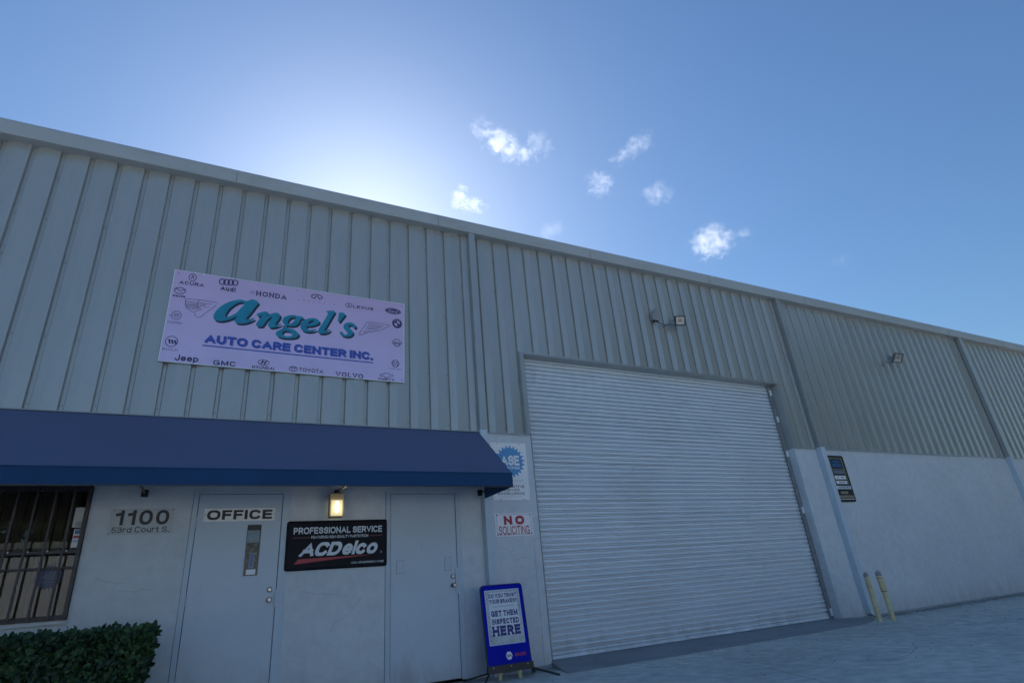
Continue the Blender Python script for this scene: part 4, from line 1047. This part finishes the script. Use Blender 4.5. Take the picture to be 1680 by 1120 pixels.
for u, v in ((.19, .018), (.81, .018), (.19, .985), (.82, .985)):
    x, z = F(u, v); k.tube([(x, -.003, z), (x, -.008, z)], .007, 8)
k.build('screws', M['rust'], s)
# 6. NO SOLICITING
s = sign('no_soliciting_sign', (5.795, -.004, 1.826), 'white NO SOLICITING sign with red letters under the certified sign', rot=(0, math.radians(-.3), 0))
MB().box(-.300, .300, -.004, 0, -.157, .157).build('panel', M['white'], s, bevel=.001)
k = Ink(-.0050)
k.rect(-.276, .276, .137, .141).rect(-.276, .276, -.141, -.137).rect(-.276, -.272, -.137, .137).rect(.272, .276, -.137, .137)
k.done('border_line', M['royal2'], s)
block('NO', -.160, .165, .058, .122, -.0050, M['red'], s, t=.30, gap=.40)
block('SOLICITING', -.248, .240, -.078, .116, -.0050, M['red'], s, t=.155, gap=.17)
k = MB()
for x in (-.266, .266):
    for z in (-.130, .130): k.tube([(x, -.004, z), (x, -.0075, z)], .010, 8)
k.build('screws', M['rust'], s)
# 7. black directory board
s = sign('notice_board', (13.395, -.004, 2.545), 'tall black notice board with mixed stickers beside the second downspout')
MB().plate(rounded(-.275, .272, -.470, .470, .045), -.022, 0).build('panel', M['ink'], s)
F = FX(-.275, .272, .470, -.470); Y = -.0226
def prt(u0, u1, v0, v1, m, name, y=Y):
    a = F(u0, v0); b = F(u1, v1); MB().box(a[0], b[0], y, y + .002 if False else y + .0004, b[1], a[1]).build(name, m, s)
gl = mat('dim_glossy_poster', (.05, .10, .15), rough=.2, var=.2, vscale=8); sl_ = mat('slate_print', (.13, .20, .27), rough=.4, var=.15, vscale=10)
k = Ink(Y)
for a, b, c, d in ((.10, .87, .055, .066), (.10, .13, .066, .64), (.84, .87, .066, .64), (.10, .87, .300, .310)):
    p, q = F(a, d), F(b, c); k.rect(p[0], q[0], p[1], q[1])
k.done('pale_border', M['sand'], s)
prt(.17, .80, .08, .28, gl, 'poster_panel', Y - .0003)
prt(.17, .80, .325, .40, sl_, 'blue_strip', Y - .0003)
prt(.17, .80, .44, .52, M['white'], 'name_strip', Y - .0003); prt(.17, .80, .55, .62, M['white'], 'name_strip', Y - .0003)
prt(.08, .93, .66, .73, M['ltblue'], 'wide_strip', Y - .0003)
prt(.24, .66, .78, .83, M['sand'], 'yellowed_label', Y - .0003); prt(.10, .93, .865, .91, M['sand'], 'yellowed_label', Y - .0003)
prt(.08, .95, .935, .948, M['white'], 'white_rule', Y - .0003)
for t_, u0, u1, v0, v1 in (('TODAY', .30, .66, .115, .16), ('SERVICE', .24, .72, .19, .245)):
    fblock(F, t_, u0, u1, v0, v1, Y - .0009, M['cardblue'], s, t=.2)
for t_, u0, u1, v0, v1 in (('A/C', .28, .40, .465, .495), ('TIRES', .50, .68, .465, .495), ('BRAKES', .34, .66, .57, .60), ('TUNE UPS', .22, .85, .68, .71), ('QUALITY', .28, .62, .792, .818), ('AUTO & SERVICE', .14, .88, .875, .90)):
    fblock(F, t_, u0, u1, v0, v1, Y - .0009, M['ink'], s, t=.2)

# 8. free-standing brake sign: leans back a little, on a black base with splayed legs
fs_ = sign('pavement_sign', (5.335, -.50, 0), 'blue free-standing brake inspection sign on a black base by the shutter', rot=(0, 0, math.radians(-2)))
LEAN = math.radians(8)
def lean(o):
    o.matrix_parent_inverse = Matrix.Identity(4)
    o.location = (0, 0, .125); o.rotation_euler = (-LEAN, 0, 0); return o
W2, H2 = .288, .93
pl = lean(MB().plate(rounded(-W2, W2, 0.0, H2, .045), -.012, .012).build('board', M['board_blue'], fs_, bevel=.003))
def psub(o): o.parent = pl; return o
bd = MB(); o_ = rounded(-W2 - .003, W2 + .003, -.003, H2 + .003, .047); i_ = rounded(-W2 + .006, W2 - .006, .006, H2 - .006, .040); n = len(o_)
bd.add([(p[0], -.0145, p[1]) for p in o_] + [(p[0], -.0145, p[1]) for p in i_] + [(p[0], .014, p[1]) for p in o_], [(k, (k + 1) % n, n + (k + 1) % n, n + k) for k in range(n)] + [(k, 2 * n + k, 2 * n + (k + 1) % n, (k + 1) % n) for k in range(n)])
psub(bd.build('black_edge', M['ink'], None))
F = FX(-W2, W2, H2, 0)
a, b = F(.085, .735), F(.915, .065)
psub(MB().box(a[0], b[0], -.0140, -.0122, a[1], b[1]).build('white_rim', M['ltblue'], None))
psub(MB().box(a[0] + .010, b[0] - .010, -.0150, -.0142, a[1] + .010, b[1] - .010).build('tread_plate_ground', M['tread'], None))
k = Ink(-.0154)
z = a[1] + .028; row = 0
while z < b[1] - .02:
    x = a[0] + .028
    i = 0
    while x < b[0] - .02:
        sgn = 1 if (i + row) % 2 else -1
        k.poly([(x - .013, z - .008 * sgn), (x - .002, z - .004 * sgn + .003), (x + .013, z + .008 * sgn), (x + .002, z + .004 * sgn - .003)])
        x += .030; i += 1
    z += .026; row += 1
psub(k.mb.build('tread_diamonds', M['tread2'], None)); tag(pl.children[-1], kind='stuff')
a2_, b2_ = F(.16, .63), F(.84, .10)
psub(MB().plate(rounded(a2_[0], b2_[0], a2_[1], b2_[1], .03), -.0162, -.0158).build('poster_field', M['poster'], None))
for t_, u0, u1, v0, v1, bo in (('DO YOU TRUST', .17, .84, .115, .165, .03), ('YOUR BRAKES?', .17, .84, .185, .235, .03), ('GET THEM', .19, .82, .325, .395, .05), ('INSPECTED', .19, .83, .425, .490, .05), ('HERE', .18, .85, .510, .630, .07)):
    psub(fblock(F, t_, u0, u1, v0, v1, -.0166, M['posterink'], None, t=.22 + bo, gap=.10, slab=.06))
p_, q_ = F(.25, .278), F(.75, .274)
k = Ink(-.0166); k.rect(p_[0], q_[0], p_[1], q_[1]); psub(k.mb.build('thin_rule', M['posterink'], None))
cx, cz = F(.50, .868)
psub(MB().plate([(cx + .043 * math.cos(math.radians(60 * q)), cz + .048 * math.sin(math.radians(60 * q))) for q in range(6)], -.0138, -.0122).build('hexagon_emblem', M['white'], None))
psub(block('NAPA', cx - .030, cx + .030, cz, .034, -.0146, M['posterink'], None, t=.26, gap=.08))
psub(fblock(F, 'BRAKES', .63, .90, .845, .885, -.0130, M['red'], None, t=.28, gap=.1, shear=.3))
lean(MB().box(-W2 - .01, W2 + .01, -.030, .022, -.045, .035).box(-W2 - .01, W2 + .01, -.037, -.030, -.045, .030).build('base_channel', M['black'], fs_))
k = MB()
for x in (-.23, 0, .22): k.tube([(x, -.037, .012), (x, -.042, .012)], .007, 8)
lean(k.build('base_screws', M['steel'], fs_))
for sx in (-1, 1):
    for sy in (-1, 1):
        MB().obox((sx * (W2 + .09), sy * .17 - .0, .052), Vector((sx * .10, sy * .155, -.040)), Vector((.0, .012, .03)).normalized() * .010, Vector((sx * -.15, .10, 0)).normalized() * .014).build('leg', M['black'], fs_)
for x in (-.135, .125):
    MB().tube([(x, .005, .0), (x, .004, .09)], .024, 12).build('support_post', M['cream'], fs_)

# ------------------------------------------------------------------ lamps
lp = sign('door_lamp', (3.292, 0, 2.09), 'lit beige wall lamp above the black parts sign', 'wall lamp')
MB().box(-.050, .050, -.03, -.001, .045, .150).tube([(0, -.030, .11), (0, -.085, .11)], .022, 10).build('mount', M['beige'], lp, bevel=.004)
MB().plate(rounded(-.086, .086, .066, .148, .010), -.165, -.030).build('cap', M['beige'], lp, bevel=.006)
MB().box(-.084, -.070, -.160, -.04, -.125, .066).box(.070, .084, -.160, -.04, -.125, .066).box(-.084, .084, -.160, -.04, -.134, -.120).build('lens_frame', M['beige'], lp, bevel=.002)
M['lens'] = emis('lamp_lens', (1.0, .88, .52), .30, (.50, .47, .30))
M['bulb'] = emis('lamp_bulb', (1.0, .97, .68), 1.2)
lens = MB()
nl = 14
for i in range(nl):
    x0 = -.068 + .136 * i / nl; x1 = x0 + .136 / nl
    lens.add([(x0, -.158, -.118), ((x0 + x1) / 2, -.162, -.118), (x1, -.158, -.118), (x0, -.158, .064), ((x0 + x1) / 2, -.162, .064), (x1, -.158, .064)], [(0, 1, 4, 3), (1, 2, 5, 4)])
lens.box(-.068, .068, -.157, -.045, -.118, .064)
lens.build('ribbed_lens', M['lens'], lp)
MB().tube([(0, -.158, .045), (0, -.166, .03), (0, -.168, -.02), (0, -.166, -.07), (0, -.158, -.085)], [.018, .026, .028, .024, .012], 12).build('bulb', M['bulb'], lp, smooth=True)
wd = bpy.data.lights.new('door_lamp_light', 'POINT'); wd.energy = .45; wd.color = (1, .82, .5); wd.shadow_soft_size = .05
wl = bpy.data.objects.new('door_lamp_light', wd); COL.objects.link(wl); wl.parent = lp; wl.location = (0, -.21, -.03)
cb = MB().tube(catmull([(3.36, -.012, 2.243), (3.375, -.015, 2.262), (3.41, -.015, 2.285), (3.50, -.012, 2.305)], 5, False), .004, 6).build('lamp_cable', M['edge'])
tag(cb, 'thin white cable curving up beside the lit door lamp', 'cable')

def floodlight(loc, label, size, aim, boxed):
    e = empty('floodlight', loc, label, 'floodlight', 'floodlights on the metal siding')
    if boxed:
        MB().box(-.50, -.38, -.10, -.012, .02, .17).build('junction_box', M['grey_cap'], e, bevel=.006)
        MB().tube([(-.43, -.06, .17), (-.42, -.07, .20)], .022, 10).obox((-.41, -.085, .235), (.022, -.02, .028), (.012, .014, 0), (-.012, .010, .018)).build('photocell', M['grey_cap'], e)
        MB().tube([(-.46, -.07, .02), (-.46, -.085, -.01)], .025, 10).tube([(-.40, -.075, .02), (-.38, -.09, -.01)], .022, 8).build('blank_hub', M['black'], e)
        MB().tube(catmull([(-.40, -.09, .0), (-.36, -.13, -.06), (-.26, -.16, -.09), (-.14, -.19, -.06)], 5, False), .007, 6).build('cable', M['black'], e)
        arm = MB().tube([(-.20, -.012, -.06), (-.20, -.10, -.05), (-.12, -.17, -.035), (.0, -.19, -.01)], .014, 8)
    else:
        arm = MB().tube([(-.24, -.012, -.10), (-.16, -.10, -.06), (-.05, -.17, -.01)], .018, 8).box(-.28, -.19, -.04, -.012, -.15, -.06)
    arm.build('arm', M['grey_cap'], e)
    h = bpy.data.objects.new('lamp_head', None); COL.objects.link(h); h.parent = e
    h.location = (.04, -.25, 0); h.rotation_euler = aim
    w2, h2 = size
    MB().box(-w2, w2, .0, .035, -h2, h2).box(-w2 * .75, w2 * .75, .035, .085, -h2 * .7, h2 * .7).build('housing', M['grey_cap'] if not boxed else M['black'], h, bevel=.006)
    f = MB()
    for q in ((-w2, -w2 + .018, -h2, h2), (w2 - .018, w2, -h2, h2), (-w2 + .018, w2 - .018, h2 - .018, h2), (-w2 + .018, w2 - .018, -h2, -h2 + .018)):
        f.box(q[0], q[1], -.010, -.0005, q[2], q[3])
    f.build('bezel', M['ink'], h)
    MB().add([(-w2 + .02, -.006, -h2 + .02), (w2 - .02, -.006, -h2 + .02), (w2 - .02, -.006, h2 - .02), (-w2 + .02, -.006, h2 - .02)], [(0, 1, 2, 3)]).build('glass', M['lampglass'], h, fix=False)
    r_ = MB(); a_, b_ = w2 - .02, h2 - .02
    r_.add([(-a_, -.001, -b_), (a_, -.001, -b_), (a_, -.001, b_), (-a_, -.001, b_)], [(0, 1, 2, 3)])
    r_.build('reflector', mat('reflector', (.70, .72, .70), rough=.5, var=.25, vscale=15), h)
    MB().plate([(-a_ + .01, -b_ + .005), (a_ - .01, -b_ + .005), (a_ * .45, -b_ * .30), (-a_ * .45, -b_ * .30)], -.0035, -.0015).build('lower_reflector_face', M['white'], h)
    MB().box(-.028, .028, -.0035, -.0015, -.02, .035).build('led_plate', M['sand'], h)
    for s_ in (-1, 1):
        MB().obox((s_ * (w2 + .008), .045, -.01), (.003, 0, 0), (0, .05, .01), (0, -.004, .015)).build('bracket', M['grey_cap'], h)
    return e
floodlight((9.60, 0, 5.50), 'small square floodlight with a junction box above the shutter', (.105, .095), (math.radians(24), 0, math.radians(-22)), True)
floodlight((16.70, 0, 5.50), 'floodlight without a junction box on the siding right of the second downspout', (.15, .12), (math.radians(36), 0, math.radians(-8)), False)

# ------------------------------------------------------------------ bollards
b1_ = empty('bollard', (12.205, -.715, 0), 'slim cream bollard nearer the shutter, plain shaft with a grey top', 'bollard', 'bollards beside the second downspout')
MB().tube([(0, 0, 0), (0, 0, .70)], .040, 18).build('shaft', M['cream'], b1_, smooth=False)
MB().tube([(0, 0, .70), (0, 0, .735), (0, 0, .76), (0, 0, .775)], [.0405, .040, .030, .012], 18).build('cap', M['grey_cap'], b1_)
b2_o = empty('bollard', (12.41, -.825, 0), 'cream bollard with a thicker sleeve, farther from the shutter', 'bollard', 'bollards beside the second downspout')
b2_o.rotation_euler = (0, math.radians(-2.0), 0)
MB().tube([(0, 0, 0), (0, 0, .46)], .038, 18).build('shaft', M['cream'], b2_o)
MB().tube([(0, 0, .455), (0, 0, .70)], .048, 18).build('sleeve', M['cream'], b2_o)
MB().tube([(0, 0, .45), (0, 0, .458)], .051, 18).tube([(0, 0, .662), (0, 0, .668)], .0495, 18).build('band', M['black'], b2_o)
MB().tube([(0, 0, .70), (0, 0, .74), (0, 0, .765), (0, 0, .785)], [.0485, .048, .036, .015], 18).build('cap', M['grey_cap'], b2_o)

# ------------------------------------------------------------------ hedge
hd = empty('clipped_hedge', (.0, -.75, 0), 'clipped dark green hedge under the barred window', 'hedge')
bpy.context.view_layer.update()
def hedge():
    r = random.Random(11)
    vs_, fs, tone = [], [], []
    X0, X1, Y0, Y1 = -2.2, 1.58, -1.22, -.28
    def surf(x, y):
        return .895 + .035 * mnoise.noise(Vector((x * 2.2, y * 2.2, 0))) + .02 * mnoise.noise(Vector((x * 7, y * 7, 3)))
    def leaf(p, nrm, sz):
        t = Vector((r.uniform(-1, 1), r.uniform(-1, 1), r.uniform(-.6, 1.1)))
        nn = (nrm * .9 + Vector((r.uniform(-1, 1), r.uniform(-1, 1), r.uniform(-.6, 1)))).normalized()
        d = (t - nn * t.dot(nn))
        if d.length < .1: return
        d.normalize(); s_ = nn.cross(d)
        w_ = sz * r.uniform(.27, .36); b = len(vs_)
        cup = nn * sz * r.uniform(-.08, .12)
        for q in (p, p + d * sz * .3 + s_ * w_ + cup, p + d * sz * .72 + s_ * w_ * .8 + cup, p + d * sz - nn * sz * .1, p + d * sz * .72 - s_ * w_ * .8 + cup, p + d * sz * .3 - s_ * w_ + cup, p + d * sz * .5 - cup * .2):
            vs_.append(tuple(q))
        fs.extend([(b, b + 1, b + 6), (b + 1, b + 2, b + 6), (b + 2, b + 3, b + 6), (b + 3, b + 4, b + 6), (b + 4, b + 5, b + 6), (b + 5, b, b + 6)])
        tn = min(1, max(0, r.gauss(.30, .2) + .25 * mnoise.noise(p * 3) + (.25 if r.random() < .06 else 0)))
        tone.extend([tn] * 7)
    def bulge(x, z): return .05 * mnoise.noise(Vector((x * 3, 0, z * 3))) 
    for _ in range(16000):
        q = r.random()
        dpt = r.random() ** 1.6 * .13
        if q < .60:
            x = r.uniform(-1.2, X1); z = r.uniform(.25, .93)
            xr = X1 - .12 * max(0, (.93 - z))
            x = min(x, xr)
            p = Vector((x, Y0 + bulge(x, z) + dpt, z)); nr = Vector((0, -1, .1))
        elif q < .82:
            x = r.uniform(-1.2, X1); y = r.uniform(Y0, Y1); p = Vector((x, y, surf(x, y) - dpt)); nr = Vector((0, -.2, 1))
        else:
            y = r.uniform(Y0, Y1); z = r.uniform(.2, .93)
            p = Vector((X1 - .14 * (.93 - z) + .04 * mnoise.noise(Vector((y * 4, z * 4, 9))) - dpt, y, z)); nr = Vector((1, 0, .1))
        if p.z > surf(p.x, p.y) + .01: p.z = surf(p.x, p.y)
        leaf(p, nr, r.uniform(.026, .068))
    for _ in range(330):        # stray shoots above the clipped top and off the end
        x = r.uniform(-1.2, X1 + .02); y = r.uniform(Y0, Y1); base = Vector((x, y, surf(x, y)))
        for j in range(r.randint(1, 3)):
            leaf(base + Vector((r.uniform(-.01, .01), r.uniform(-.01, .01), .006 + .014 * j)), Vector((r.uniform(-1, 1), -1, .5)).normalized(), r.uniform(.04, .065))
    me = bpy.data.meshes.new('foliage')
    me.from_pydata([(a, b + .75, c) for a, b, c in vs_], [], fs)
    at = me.attributes.new('tone', 'FLOAT', 'POINT'); at.data.foreach_set('value', tone)
    me.materials.append(M['leaf'])
    o = bpy.data.objects.new('foliage', me); COL.objects.link(o); o.parent = hd; tag(o, kind='stuff')
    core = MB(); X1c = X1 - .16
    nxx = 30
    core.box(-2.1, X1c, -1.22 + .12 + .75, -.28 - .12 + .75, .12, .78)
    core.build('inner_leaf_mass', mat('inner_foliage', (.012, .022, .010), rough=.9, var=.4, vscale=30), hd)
    tw = MB()
    for _ in range(150):
        x = r.uniform(-1.1, X1 - .03); y = r.uniform(Y0 + .04, Y1 - .04); h = surf(x, y)
        tw.tube([(x * .97, y + .75, .10), (x + r.uniform(-.03, .03), y + .75, h * .6), (x + r.uniform(-.05, .05), y + .75 + r.uniform(-.04, .04), h + r.uniform(-.03, .02))], [.006, .004, .002], 4)
    tw.tube([(X1 - .1, -.62 + .75, .86), (X1 - .02, -.66 + .75, .90), (X1 + .035, -.68 + .75, .925)], [.003, .003, .002], 4)
    tag(tw.build('twigs', M['bark'], hd), kind='stuff')
hedge()
bed = MB().box(-3.9, 1.66, -1.35, -.09, -.02, .006).build('planting_bed', M['soil']); tag(bed, kind='structure')

# ------------------------------------------------------------------ clouds: small volumes of drifting vapour, about 700 m away
def cloud(center, half, ang, seed, dens, scale, label, thr=.5, lobes=None):
    """half = half sizes along (picture-right, picture-up, depth); the cloud body is broken up by noise inside an ellipsoid"""
    me = bpy.data.meshes.new('cloud')
    bm = bmesh.new(); bmesh.ops.create_icosphere(bm, subdivisions=3, radius=1.0); bm.to_mesh(me); bm.free()
    m = bpy.data.materials.new('cloud_vapour'); m.use_nodes = True
    nt = m.node_tree; N, L = nt.nodes, nt.links
    for n in list(N): N.remove(n)
    out = N.new('ShaderNodeOutputMaterial'); v = N.new('ShaderNodeVolumePrincipled')
    v.inputs['Color'].default_value = (1, 1, 1, 1); v.inputs['Anisotropy'].default_value = .55
    tc = N.new('ShaderNodeTexCoord')
    mp = N.new('ShaderNodeMapping'); mp.inputs['Location'].default_value = (seed * 3.1, seed * 1.7, seed * .9)
    mp.inputs['Scale'].default_value = (half[0] / 40 * scale, half[2] / 40 * scale, half[1] / 40 * scale)
    L.new(tc.outputs['Object'], mp.inputs['Vector'])
    nz = N.new('ShaderNodeTexNoise'); nz.inputs['Scale'].default_value = 3.2; nz.inputs['Detail'].default_value = 8; nz.inputs['Roughness'].default_value = .68; nz.inputs['Distortion'].default_value = .5
    L.new(mp.outputs[0], nz.inputs['Vector'])
    ln = N.new('ShaderNodeVectorMath'); ln.operation = 'LENGTH'; L.new(tc.outputs['Object'], ln.inputs[0])
    sq = N.new('ShaderNodeMath'); sq.operation = 'POWER'; sq.inputs[1].default_value = 2.0; L.new(ln.outputs['Value'], sq.inputs[0])
    k1 = N.new('ShaderNodeMath'); k1.operation = 'MULTIPLY_ADD'; k1.inputs[1].default_value = -.36; k1.inputs[2].default_value = -thr + .015
    L.new(sq.outputs[0], k1.inputs[0])
    ad = N.new('ShaderNodeMath'); ad.operation = 'ADD'; L.new(nz.outputs['Fac'], ad.inputs[0]); L.new(k1.outputs[0], ad.inputs[1])
    mr = N.new('ShaderNodeMapRange'); mr.inputs['From Min'].default_value = 0; mr.inputs['From Max'].default_value = .22; mr.inputs['To Max'].default_value = dens
    L.new(ad.outputs[0], mr.inputs['Value']); L.new(mr.outputs[0], v.inputs['Density'])
    L.new(v.outputs[0], out.inputs['Volume'])
    me.materials.append(m)
    o = bpy.data.objects.new('cloud', me); COL.objects.link(o)
    ca, sa = math.cos(ang), math.sin(ang)
    ax = R_ * ca + U_ * sa; az = -R_ * sa + U_ * ca; ay = F_
    o.matrix_world = Matrix(((ax.x * half[0], ay.x * half[2], az.x * half[1], center[0]), (ax.y * half[0], ay.y * half[2], az.y * half[1], center[1]), (ax.z * half[0], ay.z * half[2], az.z * half[1], center[2]), (0, 0, 0, 1)))
    return tag(o, label, 'cloud', 'small clouds in the blue sky')
CL = [((272, 465, 506), (66, 28, 25), -.55, 1, 0.0173, 1.0, 'longest cloud, a torn white streak nearest the bright part of the sky', .40),
      ((310, 444, 499), (32, 26, 20), -.9, 2, 0.0092, 1.2, 'thin veil of cloud joined to the right of the longest cloud', .42),
      ((232, 512, 451), (28, 16, 14), .85, 3, 0.0150, 1.3, 'slanting wisp of cloud just above the roof edge', .40),
      ((246, 510, 439), (32, 17, 15), -.2, 9, 0.0150, 1.3, 'low flat wisp of cloud touching the glow above the roof edge', .40),
      ((414, 394, 487), (53, 22, 19), .62, 5, 0.0104, 1.2, 'thin slanting cloud highest above the small round clouds', .41),
      ((382.6, 429.8, 450), (29, 28, 19), .3, 6, 0.0126, 1.3, 'small ragged cloud below the thin slanting cloud', .40),
      ((447, 403, 433.5), (37, 22, 19), -.05, 7, 0.0115, 1.3, 'small pale cloud level with the ragged one, to its right', .40),
      ((512, 397, 375), (40, 32, 28), .15, 21, 0.0259, 1.1, 'brightest compact round cloud, lowest of the scattered clouds', .37),
      ((545, 377, 381), (26, 11, 10), .05, 4, 0.0126, 1.4, 'tiny faint wisp right beside the compact round cloud', .40),
      ((336, 479, 404), (24, 18, 15), .4, 10, 0.0069, 1.4, 'barely visible wisp close above the gutter', .40)]
CL.append(((656, 337, 342), (22, 14, 12), .3, 12, .0040, 1.4, 'faintest smudge of cloud, right of all the others', .39))
for c in CL: cloud(*c)

# ------------------------------------------------------------------ the other side of the yard: unseen, added for reflections, bounce light and side shade
nb = empty('bounce_warehouse', (6, -36, 0), 'low bluish warehouse across the yard, added to bounce sunlight', 'building')
bluish = mat('bounce_wall_paint', (.58, .62, .66), rough=.85, var=.06, vscale=.4)  # wall placed and coloured to bounce bluish sunlight onto the facade
MB().box(-34, 34, -12, 0, 0, 5.6).build('bounce_wall', bluish, nb)
MB().box(-34.2, 34.2, -12.2, .25, 5.6, 5.95).build('bounce_parapet', M['flashing'], nb)
for i in range(6):
    x = -28 + i * 11
    MB().box(x - 2.2, x + 2.2, .01, .06, 0, 3.4).build('bounce_dock_door', M['white'], nb)
def tree(x, y, h, lab, low=False):
    t = empty('unseen_tree', (x, y, 0), lab, 'tree', 'added unseen trees across the yard')
    r = random.Random(int(x * 10))
    tr = MB().tube([(0, 0, 0), (.1, 0, h * .35), (.05, .1, h * .6)], [.22, .17, .09], 10)
    for q in range(6):
        a = q * 1.05; tr.tube([(.08, .03, h * (.34 + .03 * q)), (math.cos(a) * h * .2, math.sin(a) * h * .2, h * .62)], [.08, .03], 6)
    tr.build('trunk', M['bark'], t)
    vs_, fs, tone = [], [], []
    cl = [Vector((r.gauss(0, h * .18), r.gauss(0, h * .18), h * .60 + r.gauss(0, h * .15))) for _ in range(22)]
    if low: cl = [Vector((r.uniform(-.28, .28) * h, r.uniform(-.28, .28) * h, h * r.uniform(.10, .92))) for _ in range(34)]
    for c in cl:
        for _ in range(170):
            d = Vector((r.gauss(0, 1), r.gauss(0, 1), r.gauss(0, .8))); p = c + d.normalized() * h * .12 * r.random() ** .4
            u = Vector((r.uniform(-1, 1), r.uniform(-1, 1), r.uniform(-1, 1))).normalized(); w_ = u.orthogonal().normalized(); s_ = .026 * h + .04
            b = len(vs_); vs_ += [tuple(p - u * s_), tuple(p + w_ * s_ * .5), tuple(p + u * s_), tuple(p - w_ * s_ * .5)]; fs.append((b, b + 1, b + 2, b + 3)); tone += [r.random() * .6] * 4
    me = bpy.data.meshes.new('crown'); me.from_pydata(vs_, [], fs); at = me.attributes.new('tone', 'FLOAT', 'POINT'); at.data.foreach_set('value', tone); me.materials.append(M['leaf'])
    o = bpy.data.objects.new('crown', me); COL.objects.link(o); o.parent = t
for x, y, h, l_ in ((-30, -60, 15, 'tallest added unseen tree far beyond the end of the bounce warehouse'), (-19, -59, 13.5, 'second added unseen tree behind the bounce warehouse roof'), (-9, -60, 14, 'dense added unseen tree behind the first dock doors'), (0, -59, 13, 'narrow added unseen tree behind the middle of the bounce warehouse'), (9, -60, 14.5, 'broad shade tree behind the later dock doors'), (19, -59, 13, 'last shade tree behind the tan warehouse'), (-12, -33, 5, 'young tree in front of the tan warehouse')):
    tree(x, y, h, l_)  # unseen row added behind the bounce warehouse

for x, y, h, l_ in ((30, -12, 17, 'added light-blocking tree nearest the far end of the warehouse'), (35, -19, 18, 'tallest added light-blocking tree beside the yard entrance'), (31, -25, 17, 'third added light-blocking tree beside the yard'),
                    (34, -32, 17, 'fourth added light-blocking tree beside the yard'), (30, -39, 16, 'last added light-blocking tree beside the yard'), (39, -27, 19, 'added light-blocking tree standing behind the yard row')):
    tree(x, y, h, l_, True)  # unseen row added to darken what the siding reflects

for x, y, h, l_ in ((-16.5, -8.5, 6.5, 'added light-blocking evergreen left of the yard, nearest the warehouse'), (-17.5, -14.5, 7.5, 'tallest added light-blocking evergreen left of the yard'), (-16.5, -20.5, 7, 'third added light-blocking evergreen left of the yard'),
                    (-17, -26.5, 7.2, 'fourth added light-blocking evergreen left of the yard'), (-23, -17, 8.5, 'added light-blocking evergreen standing behind the left row')):
    tree(x, y, h, l_, True)  # unseen row added to weaken light from the left
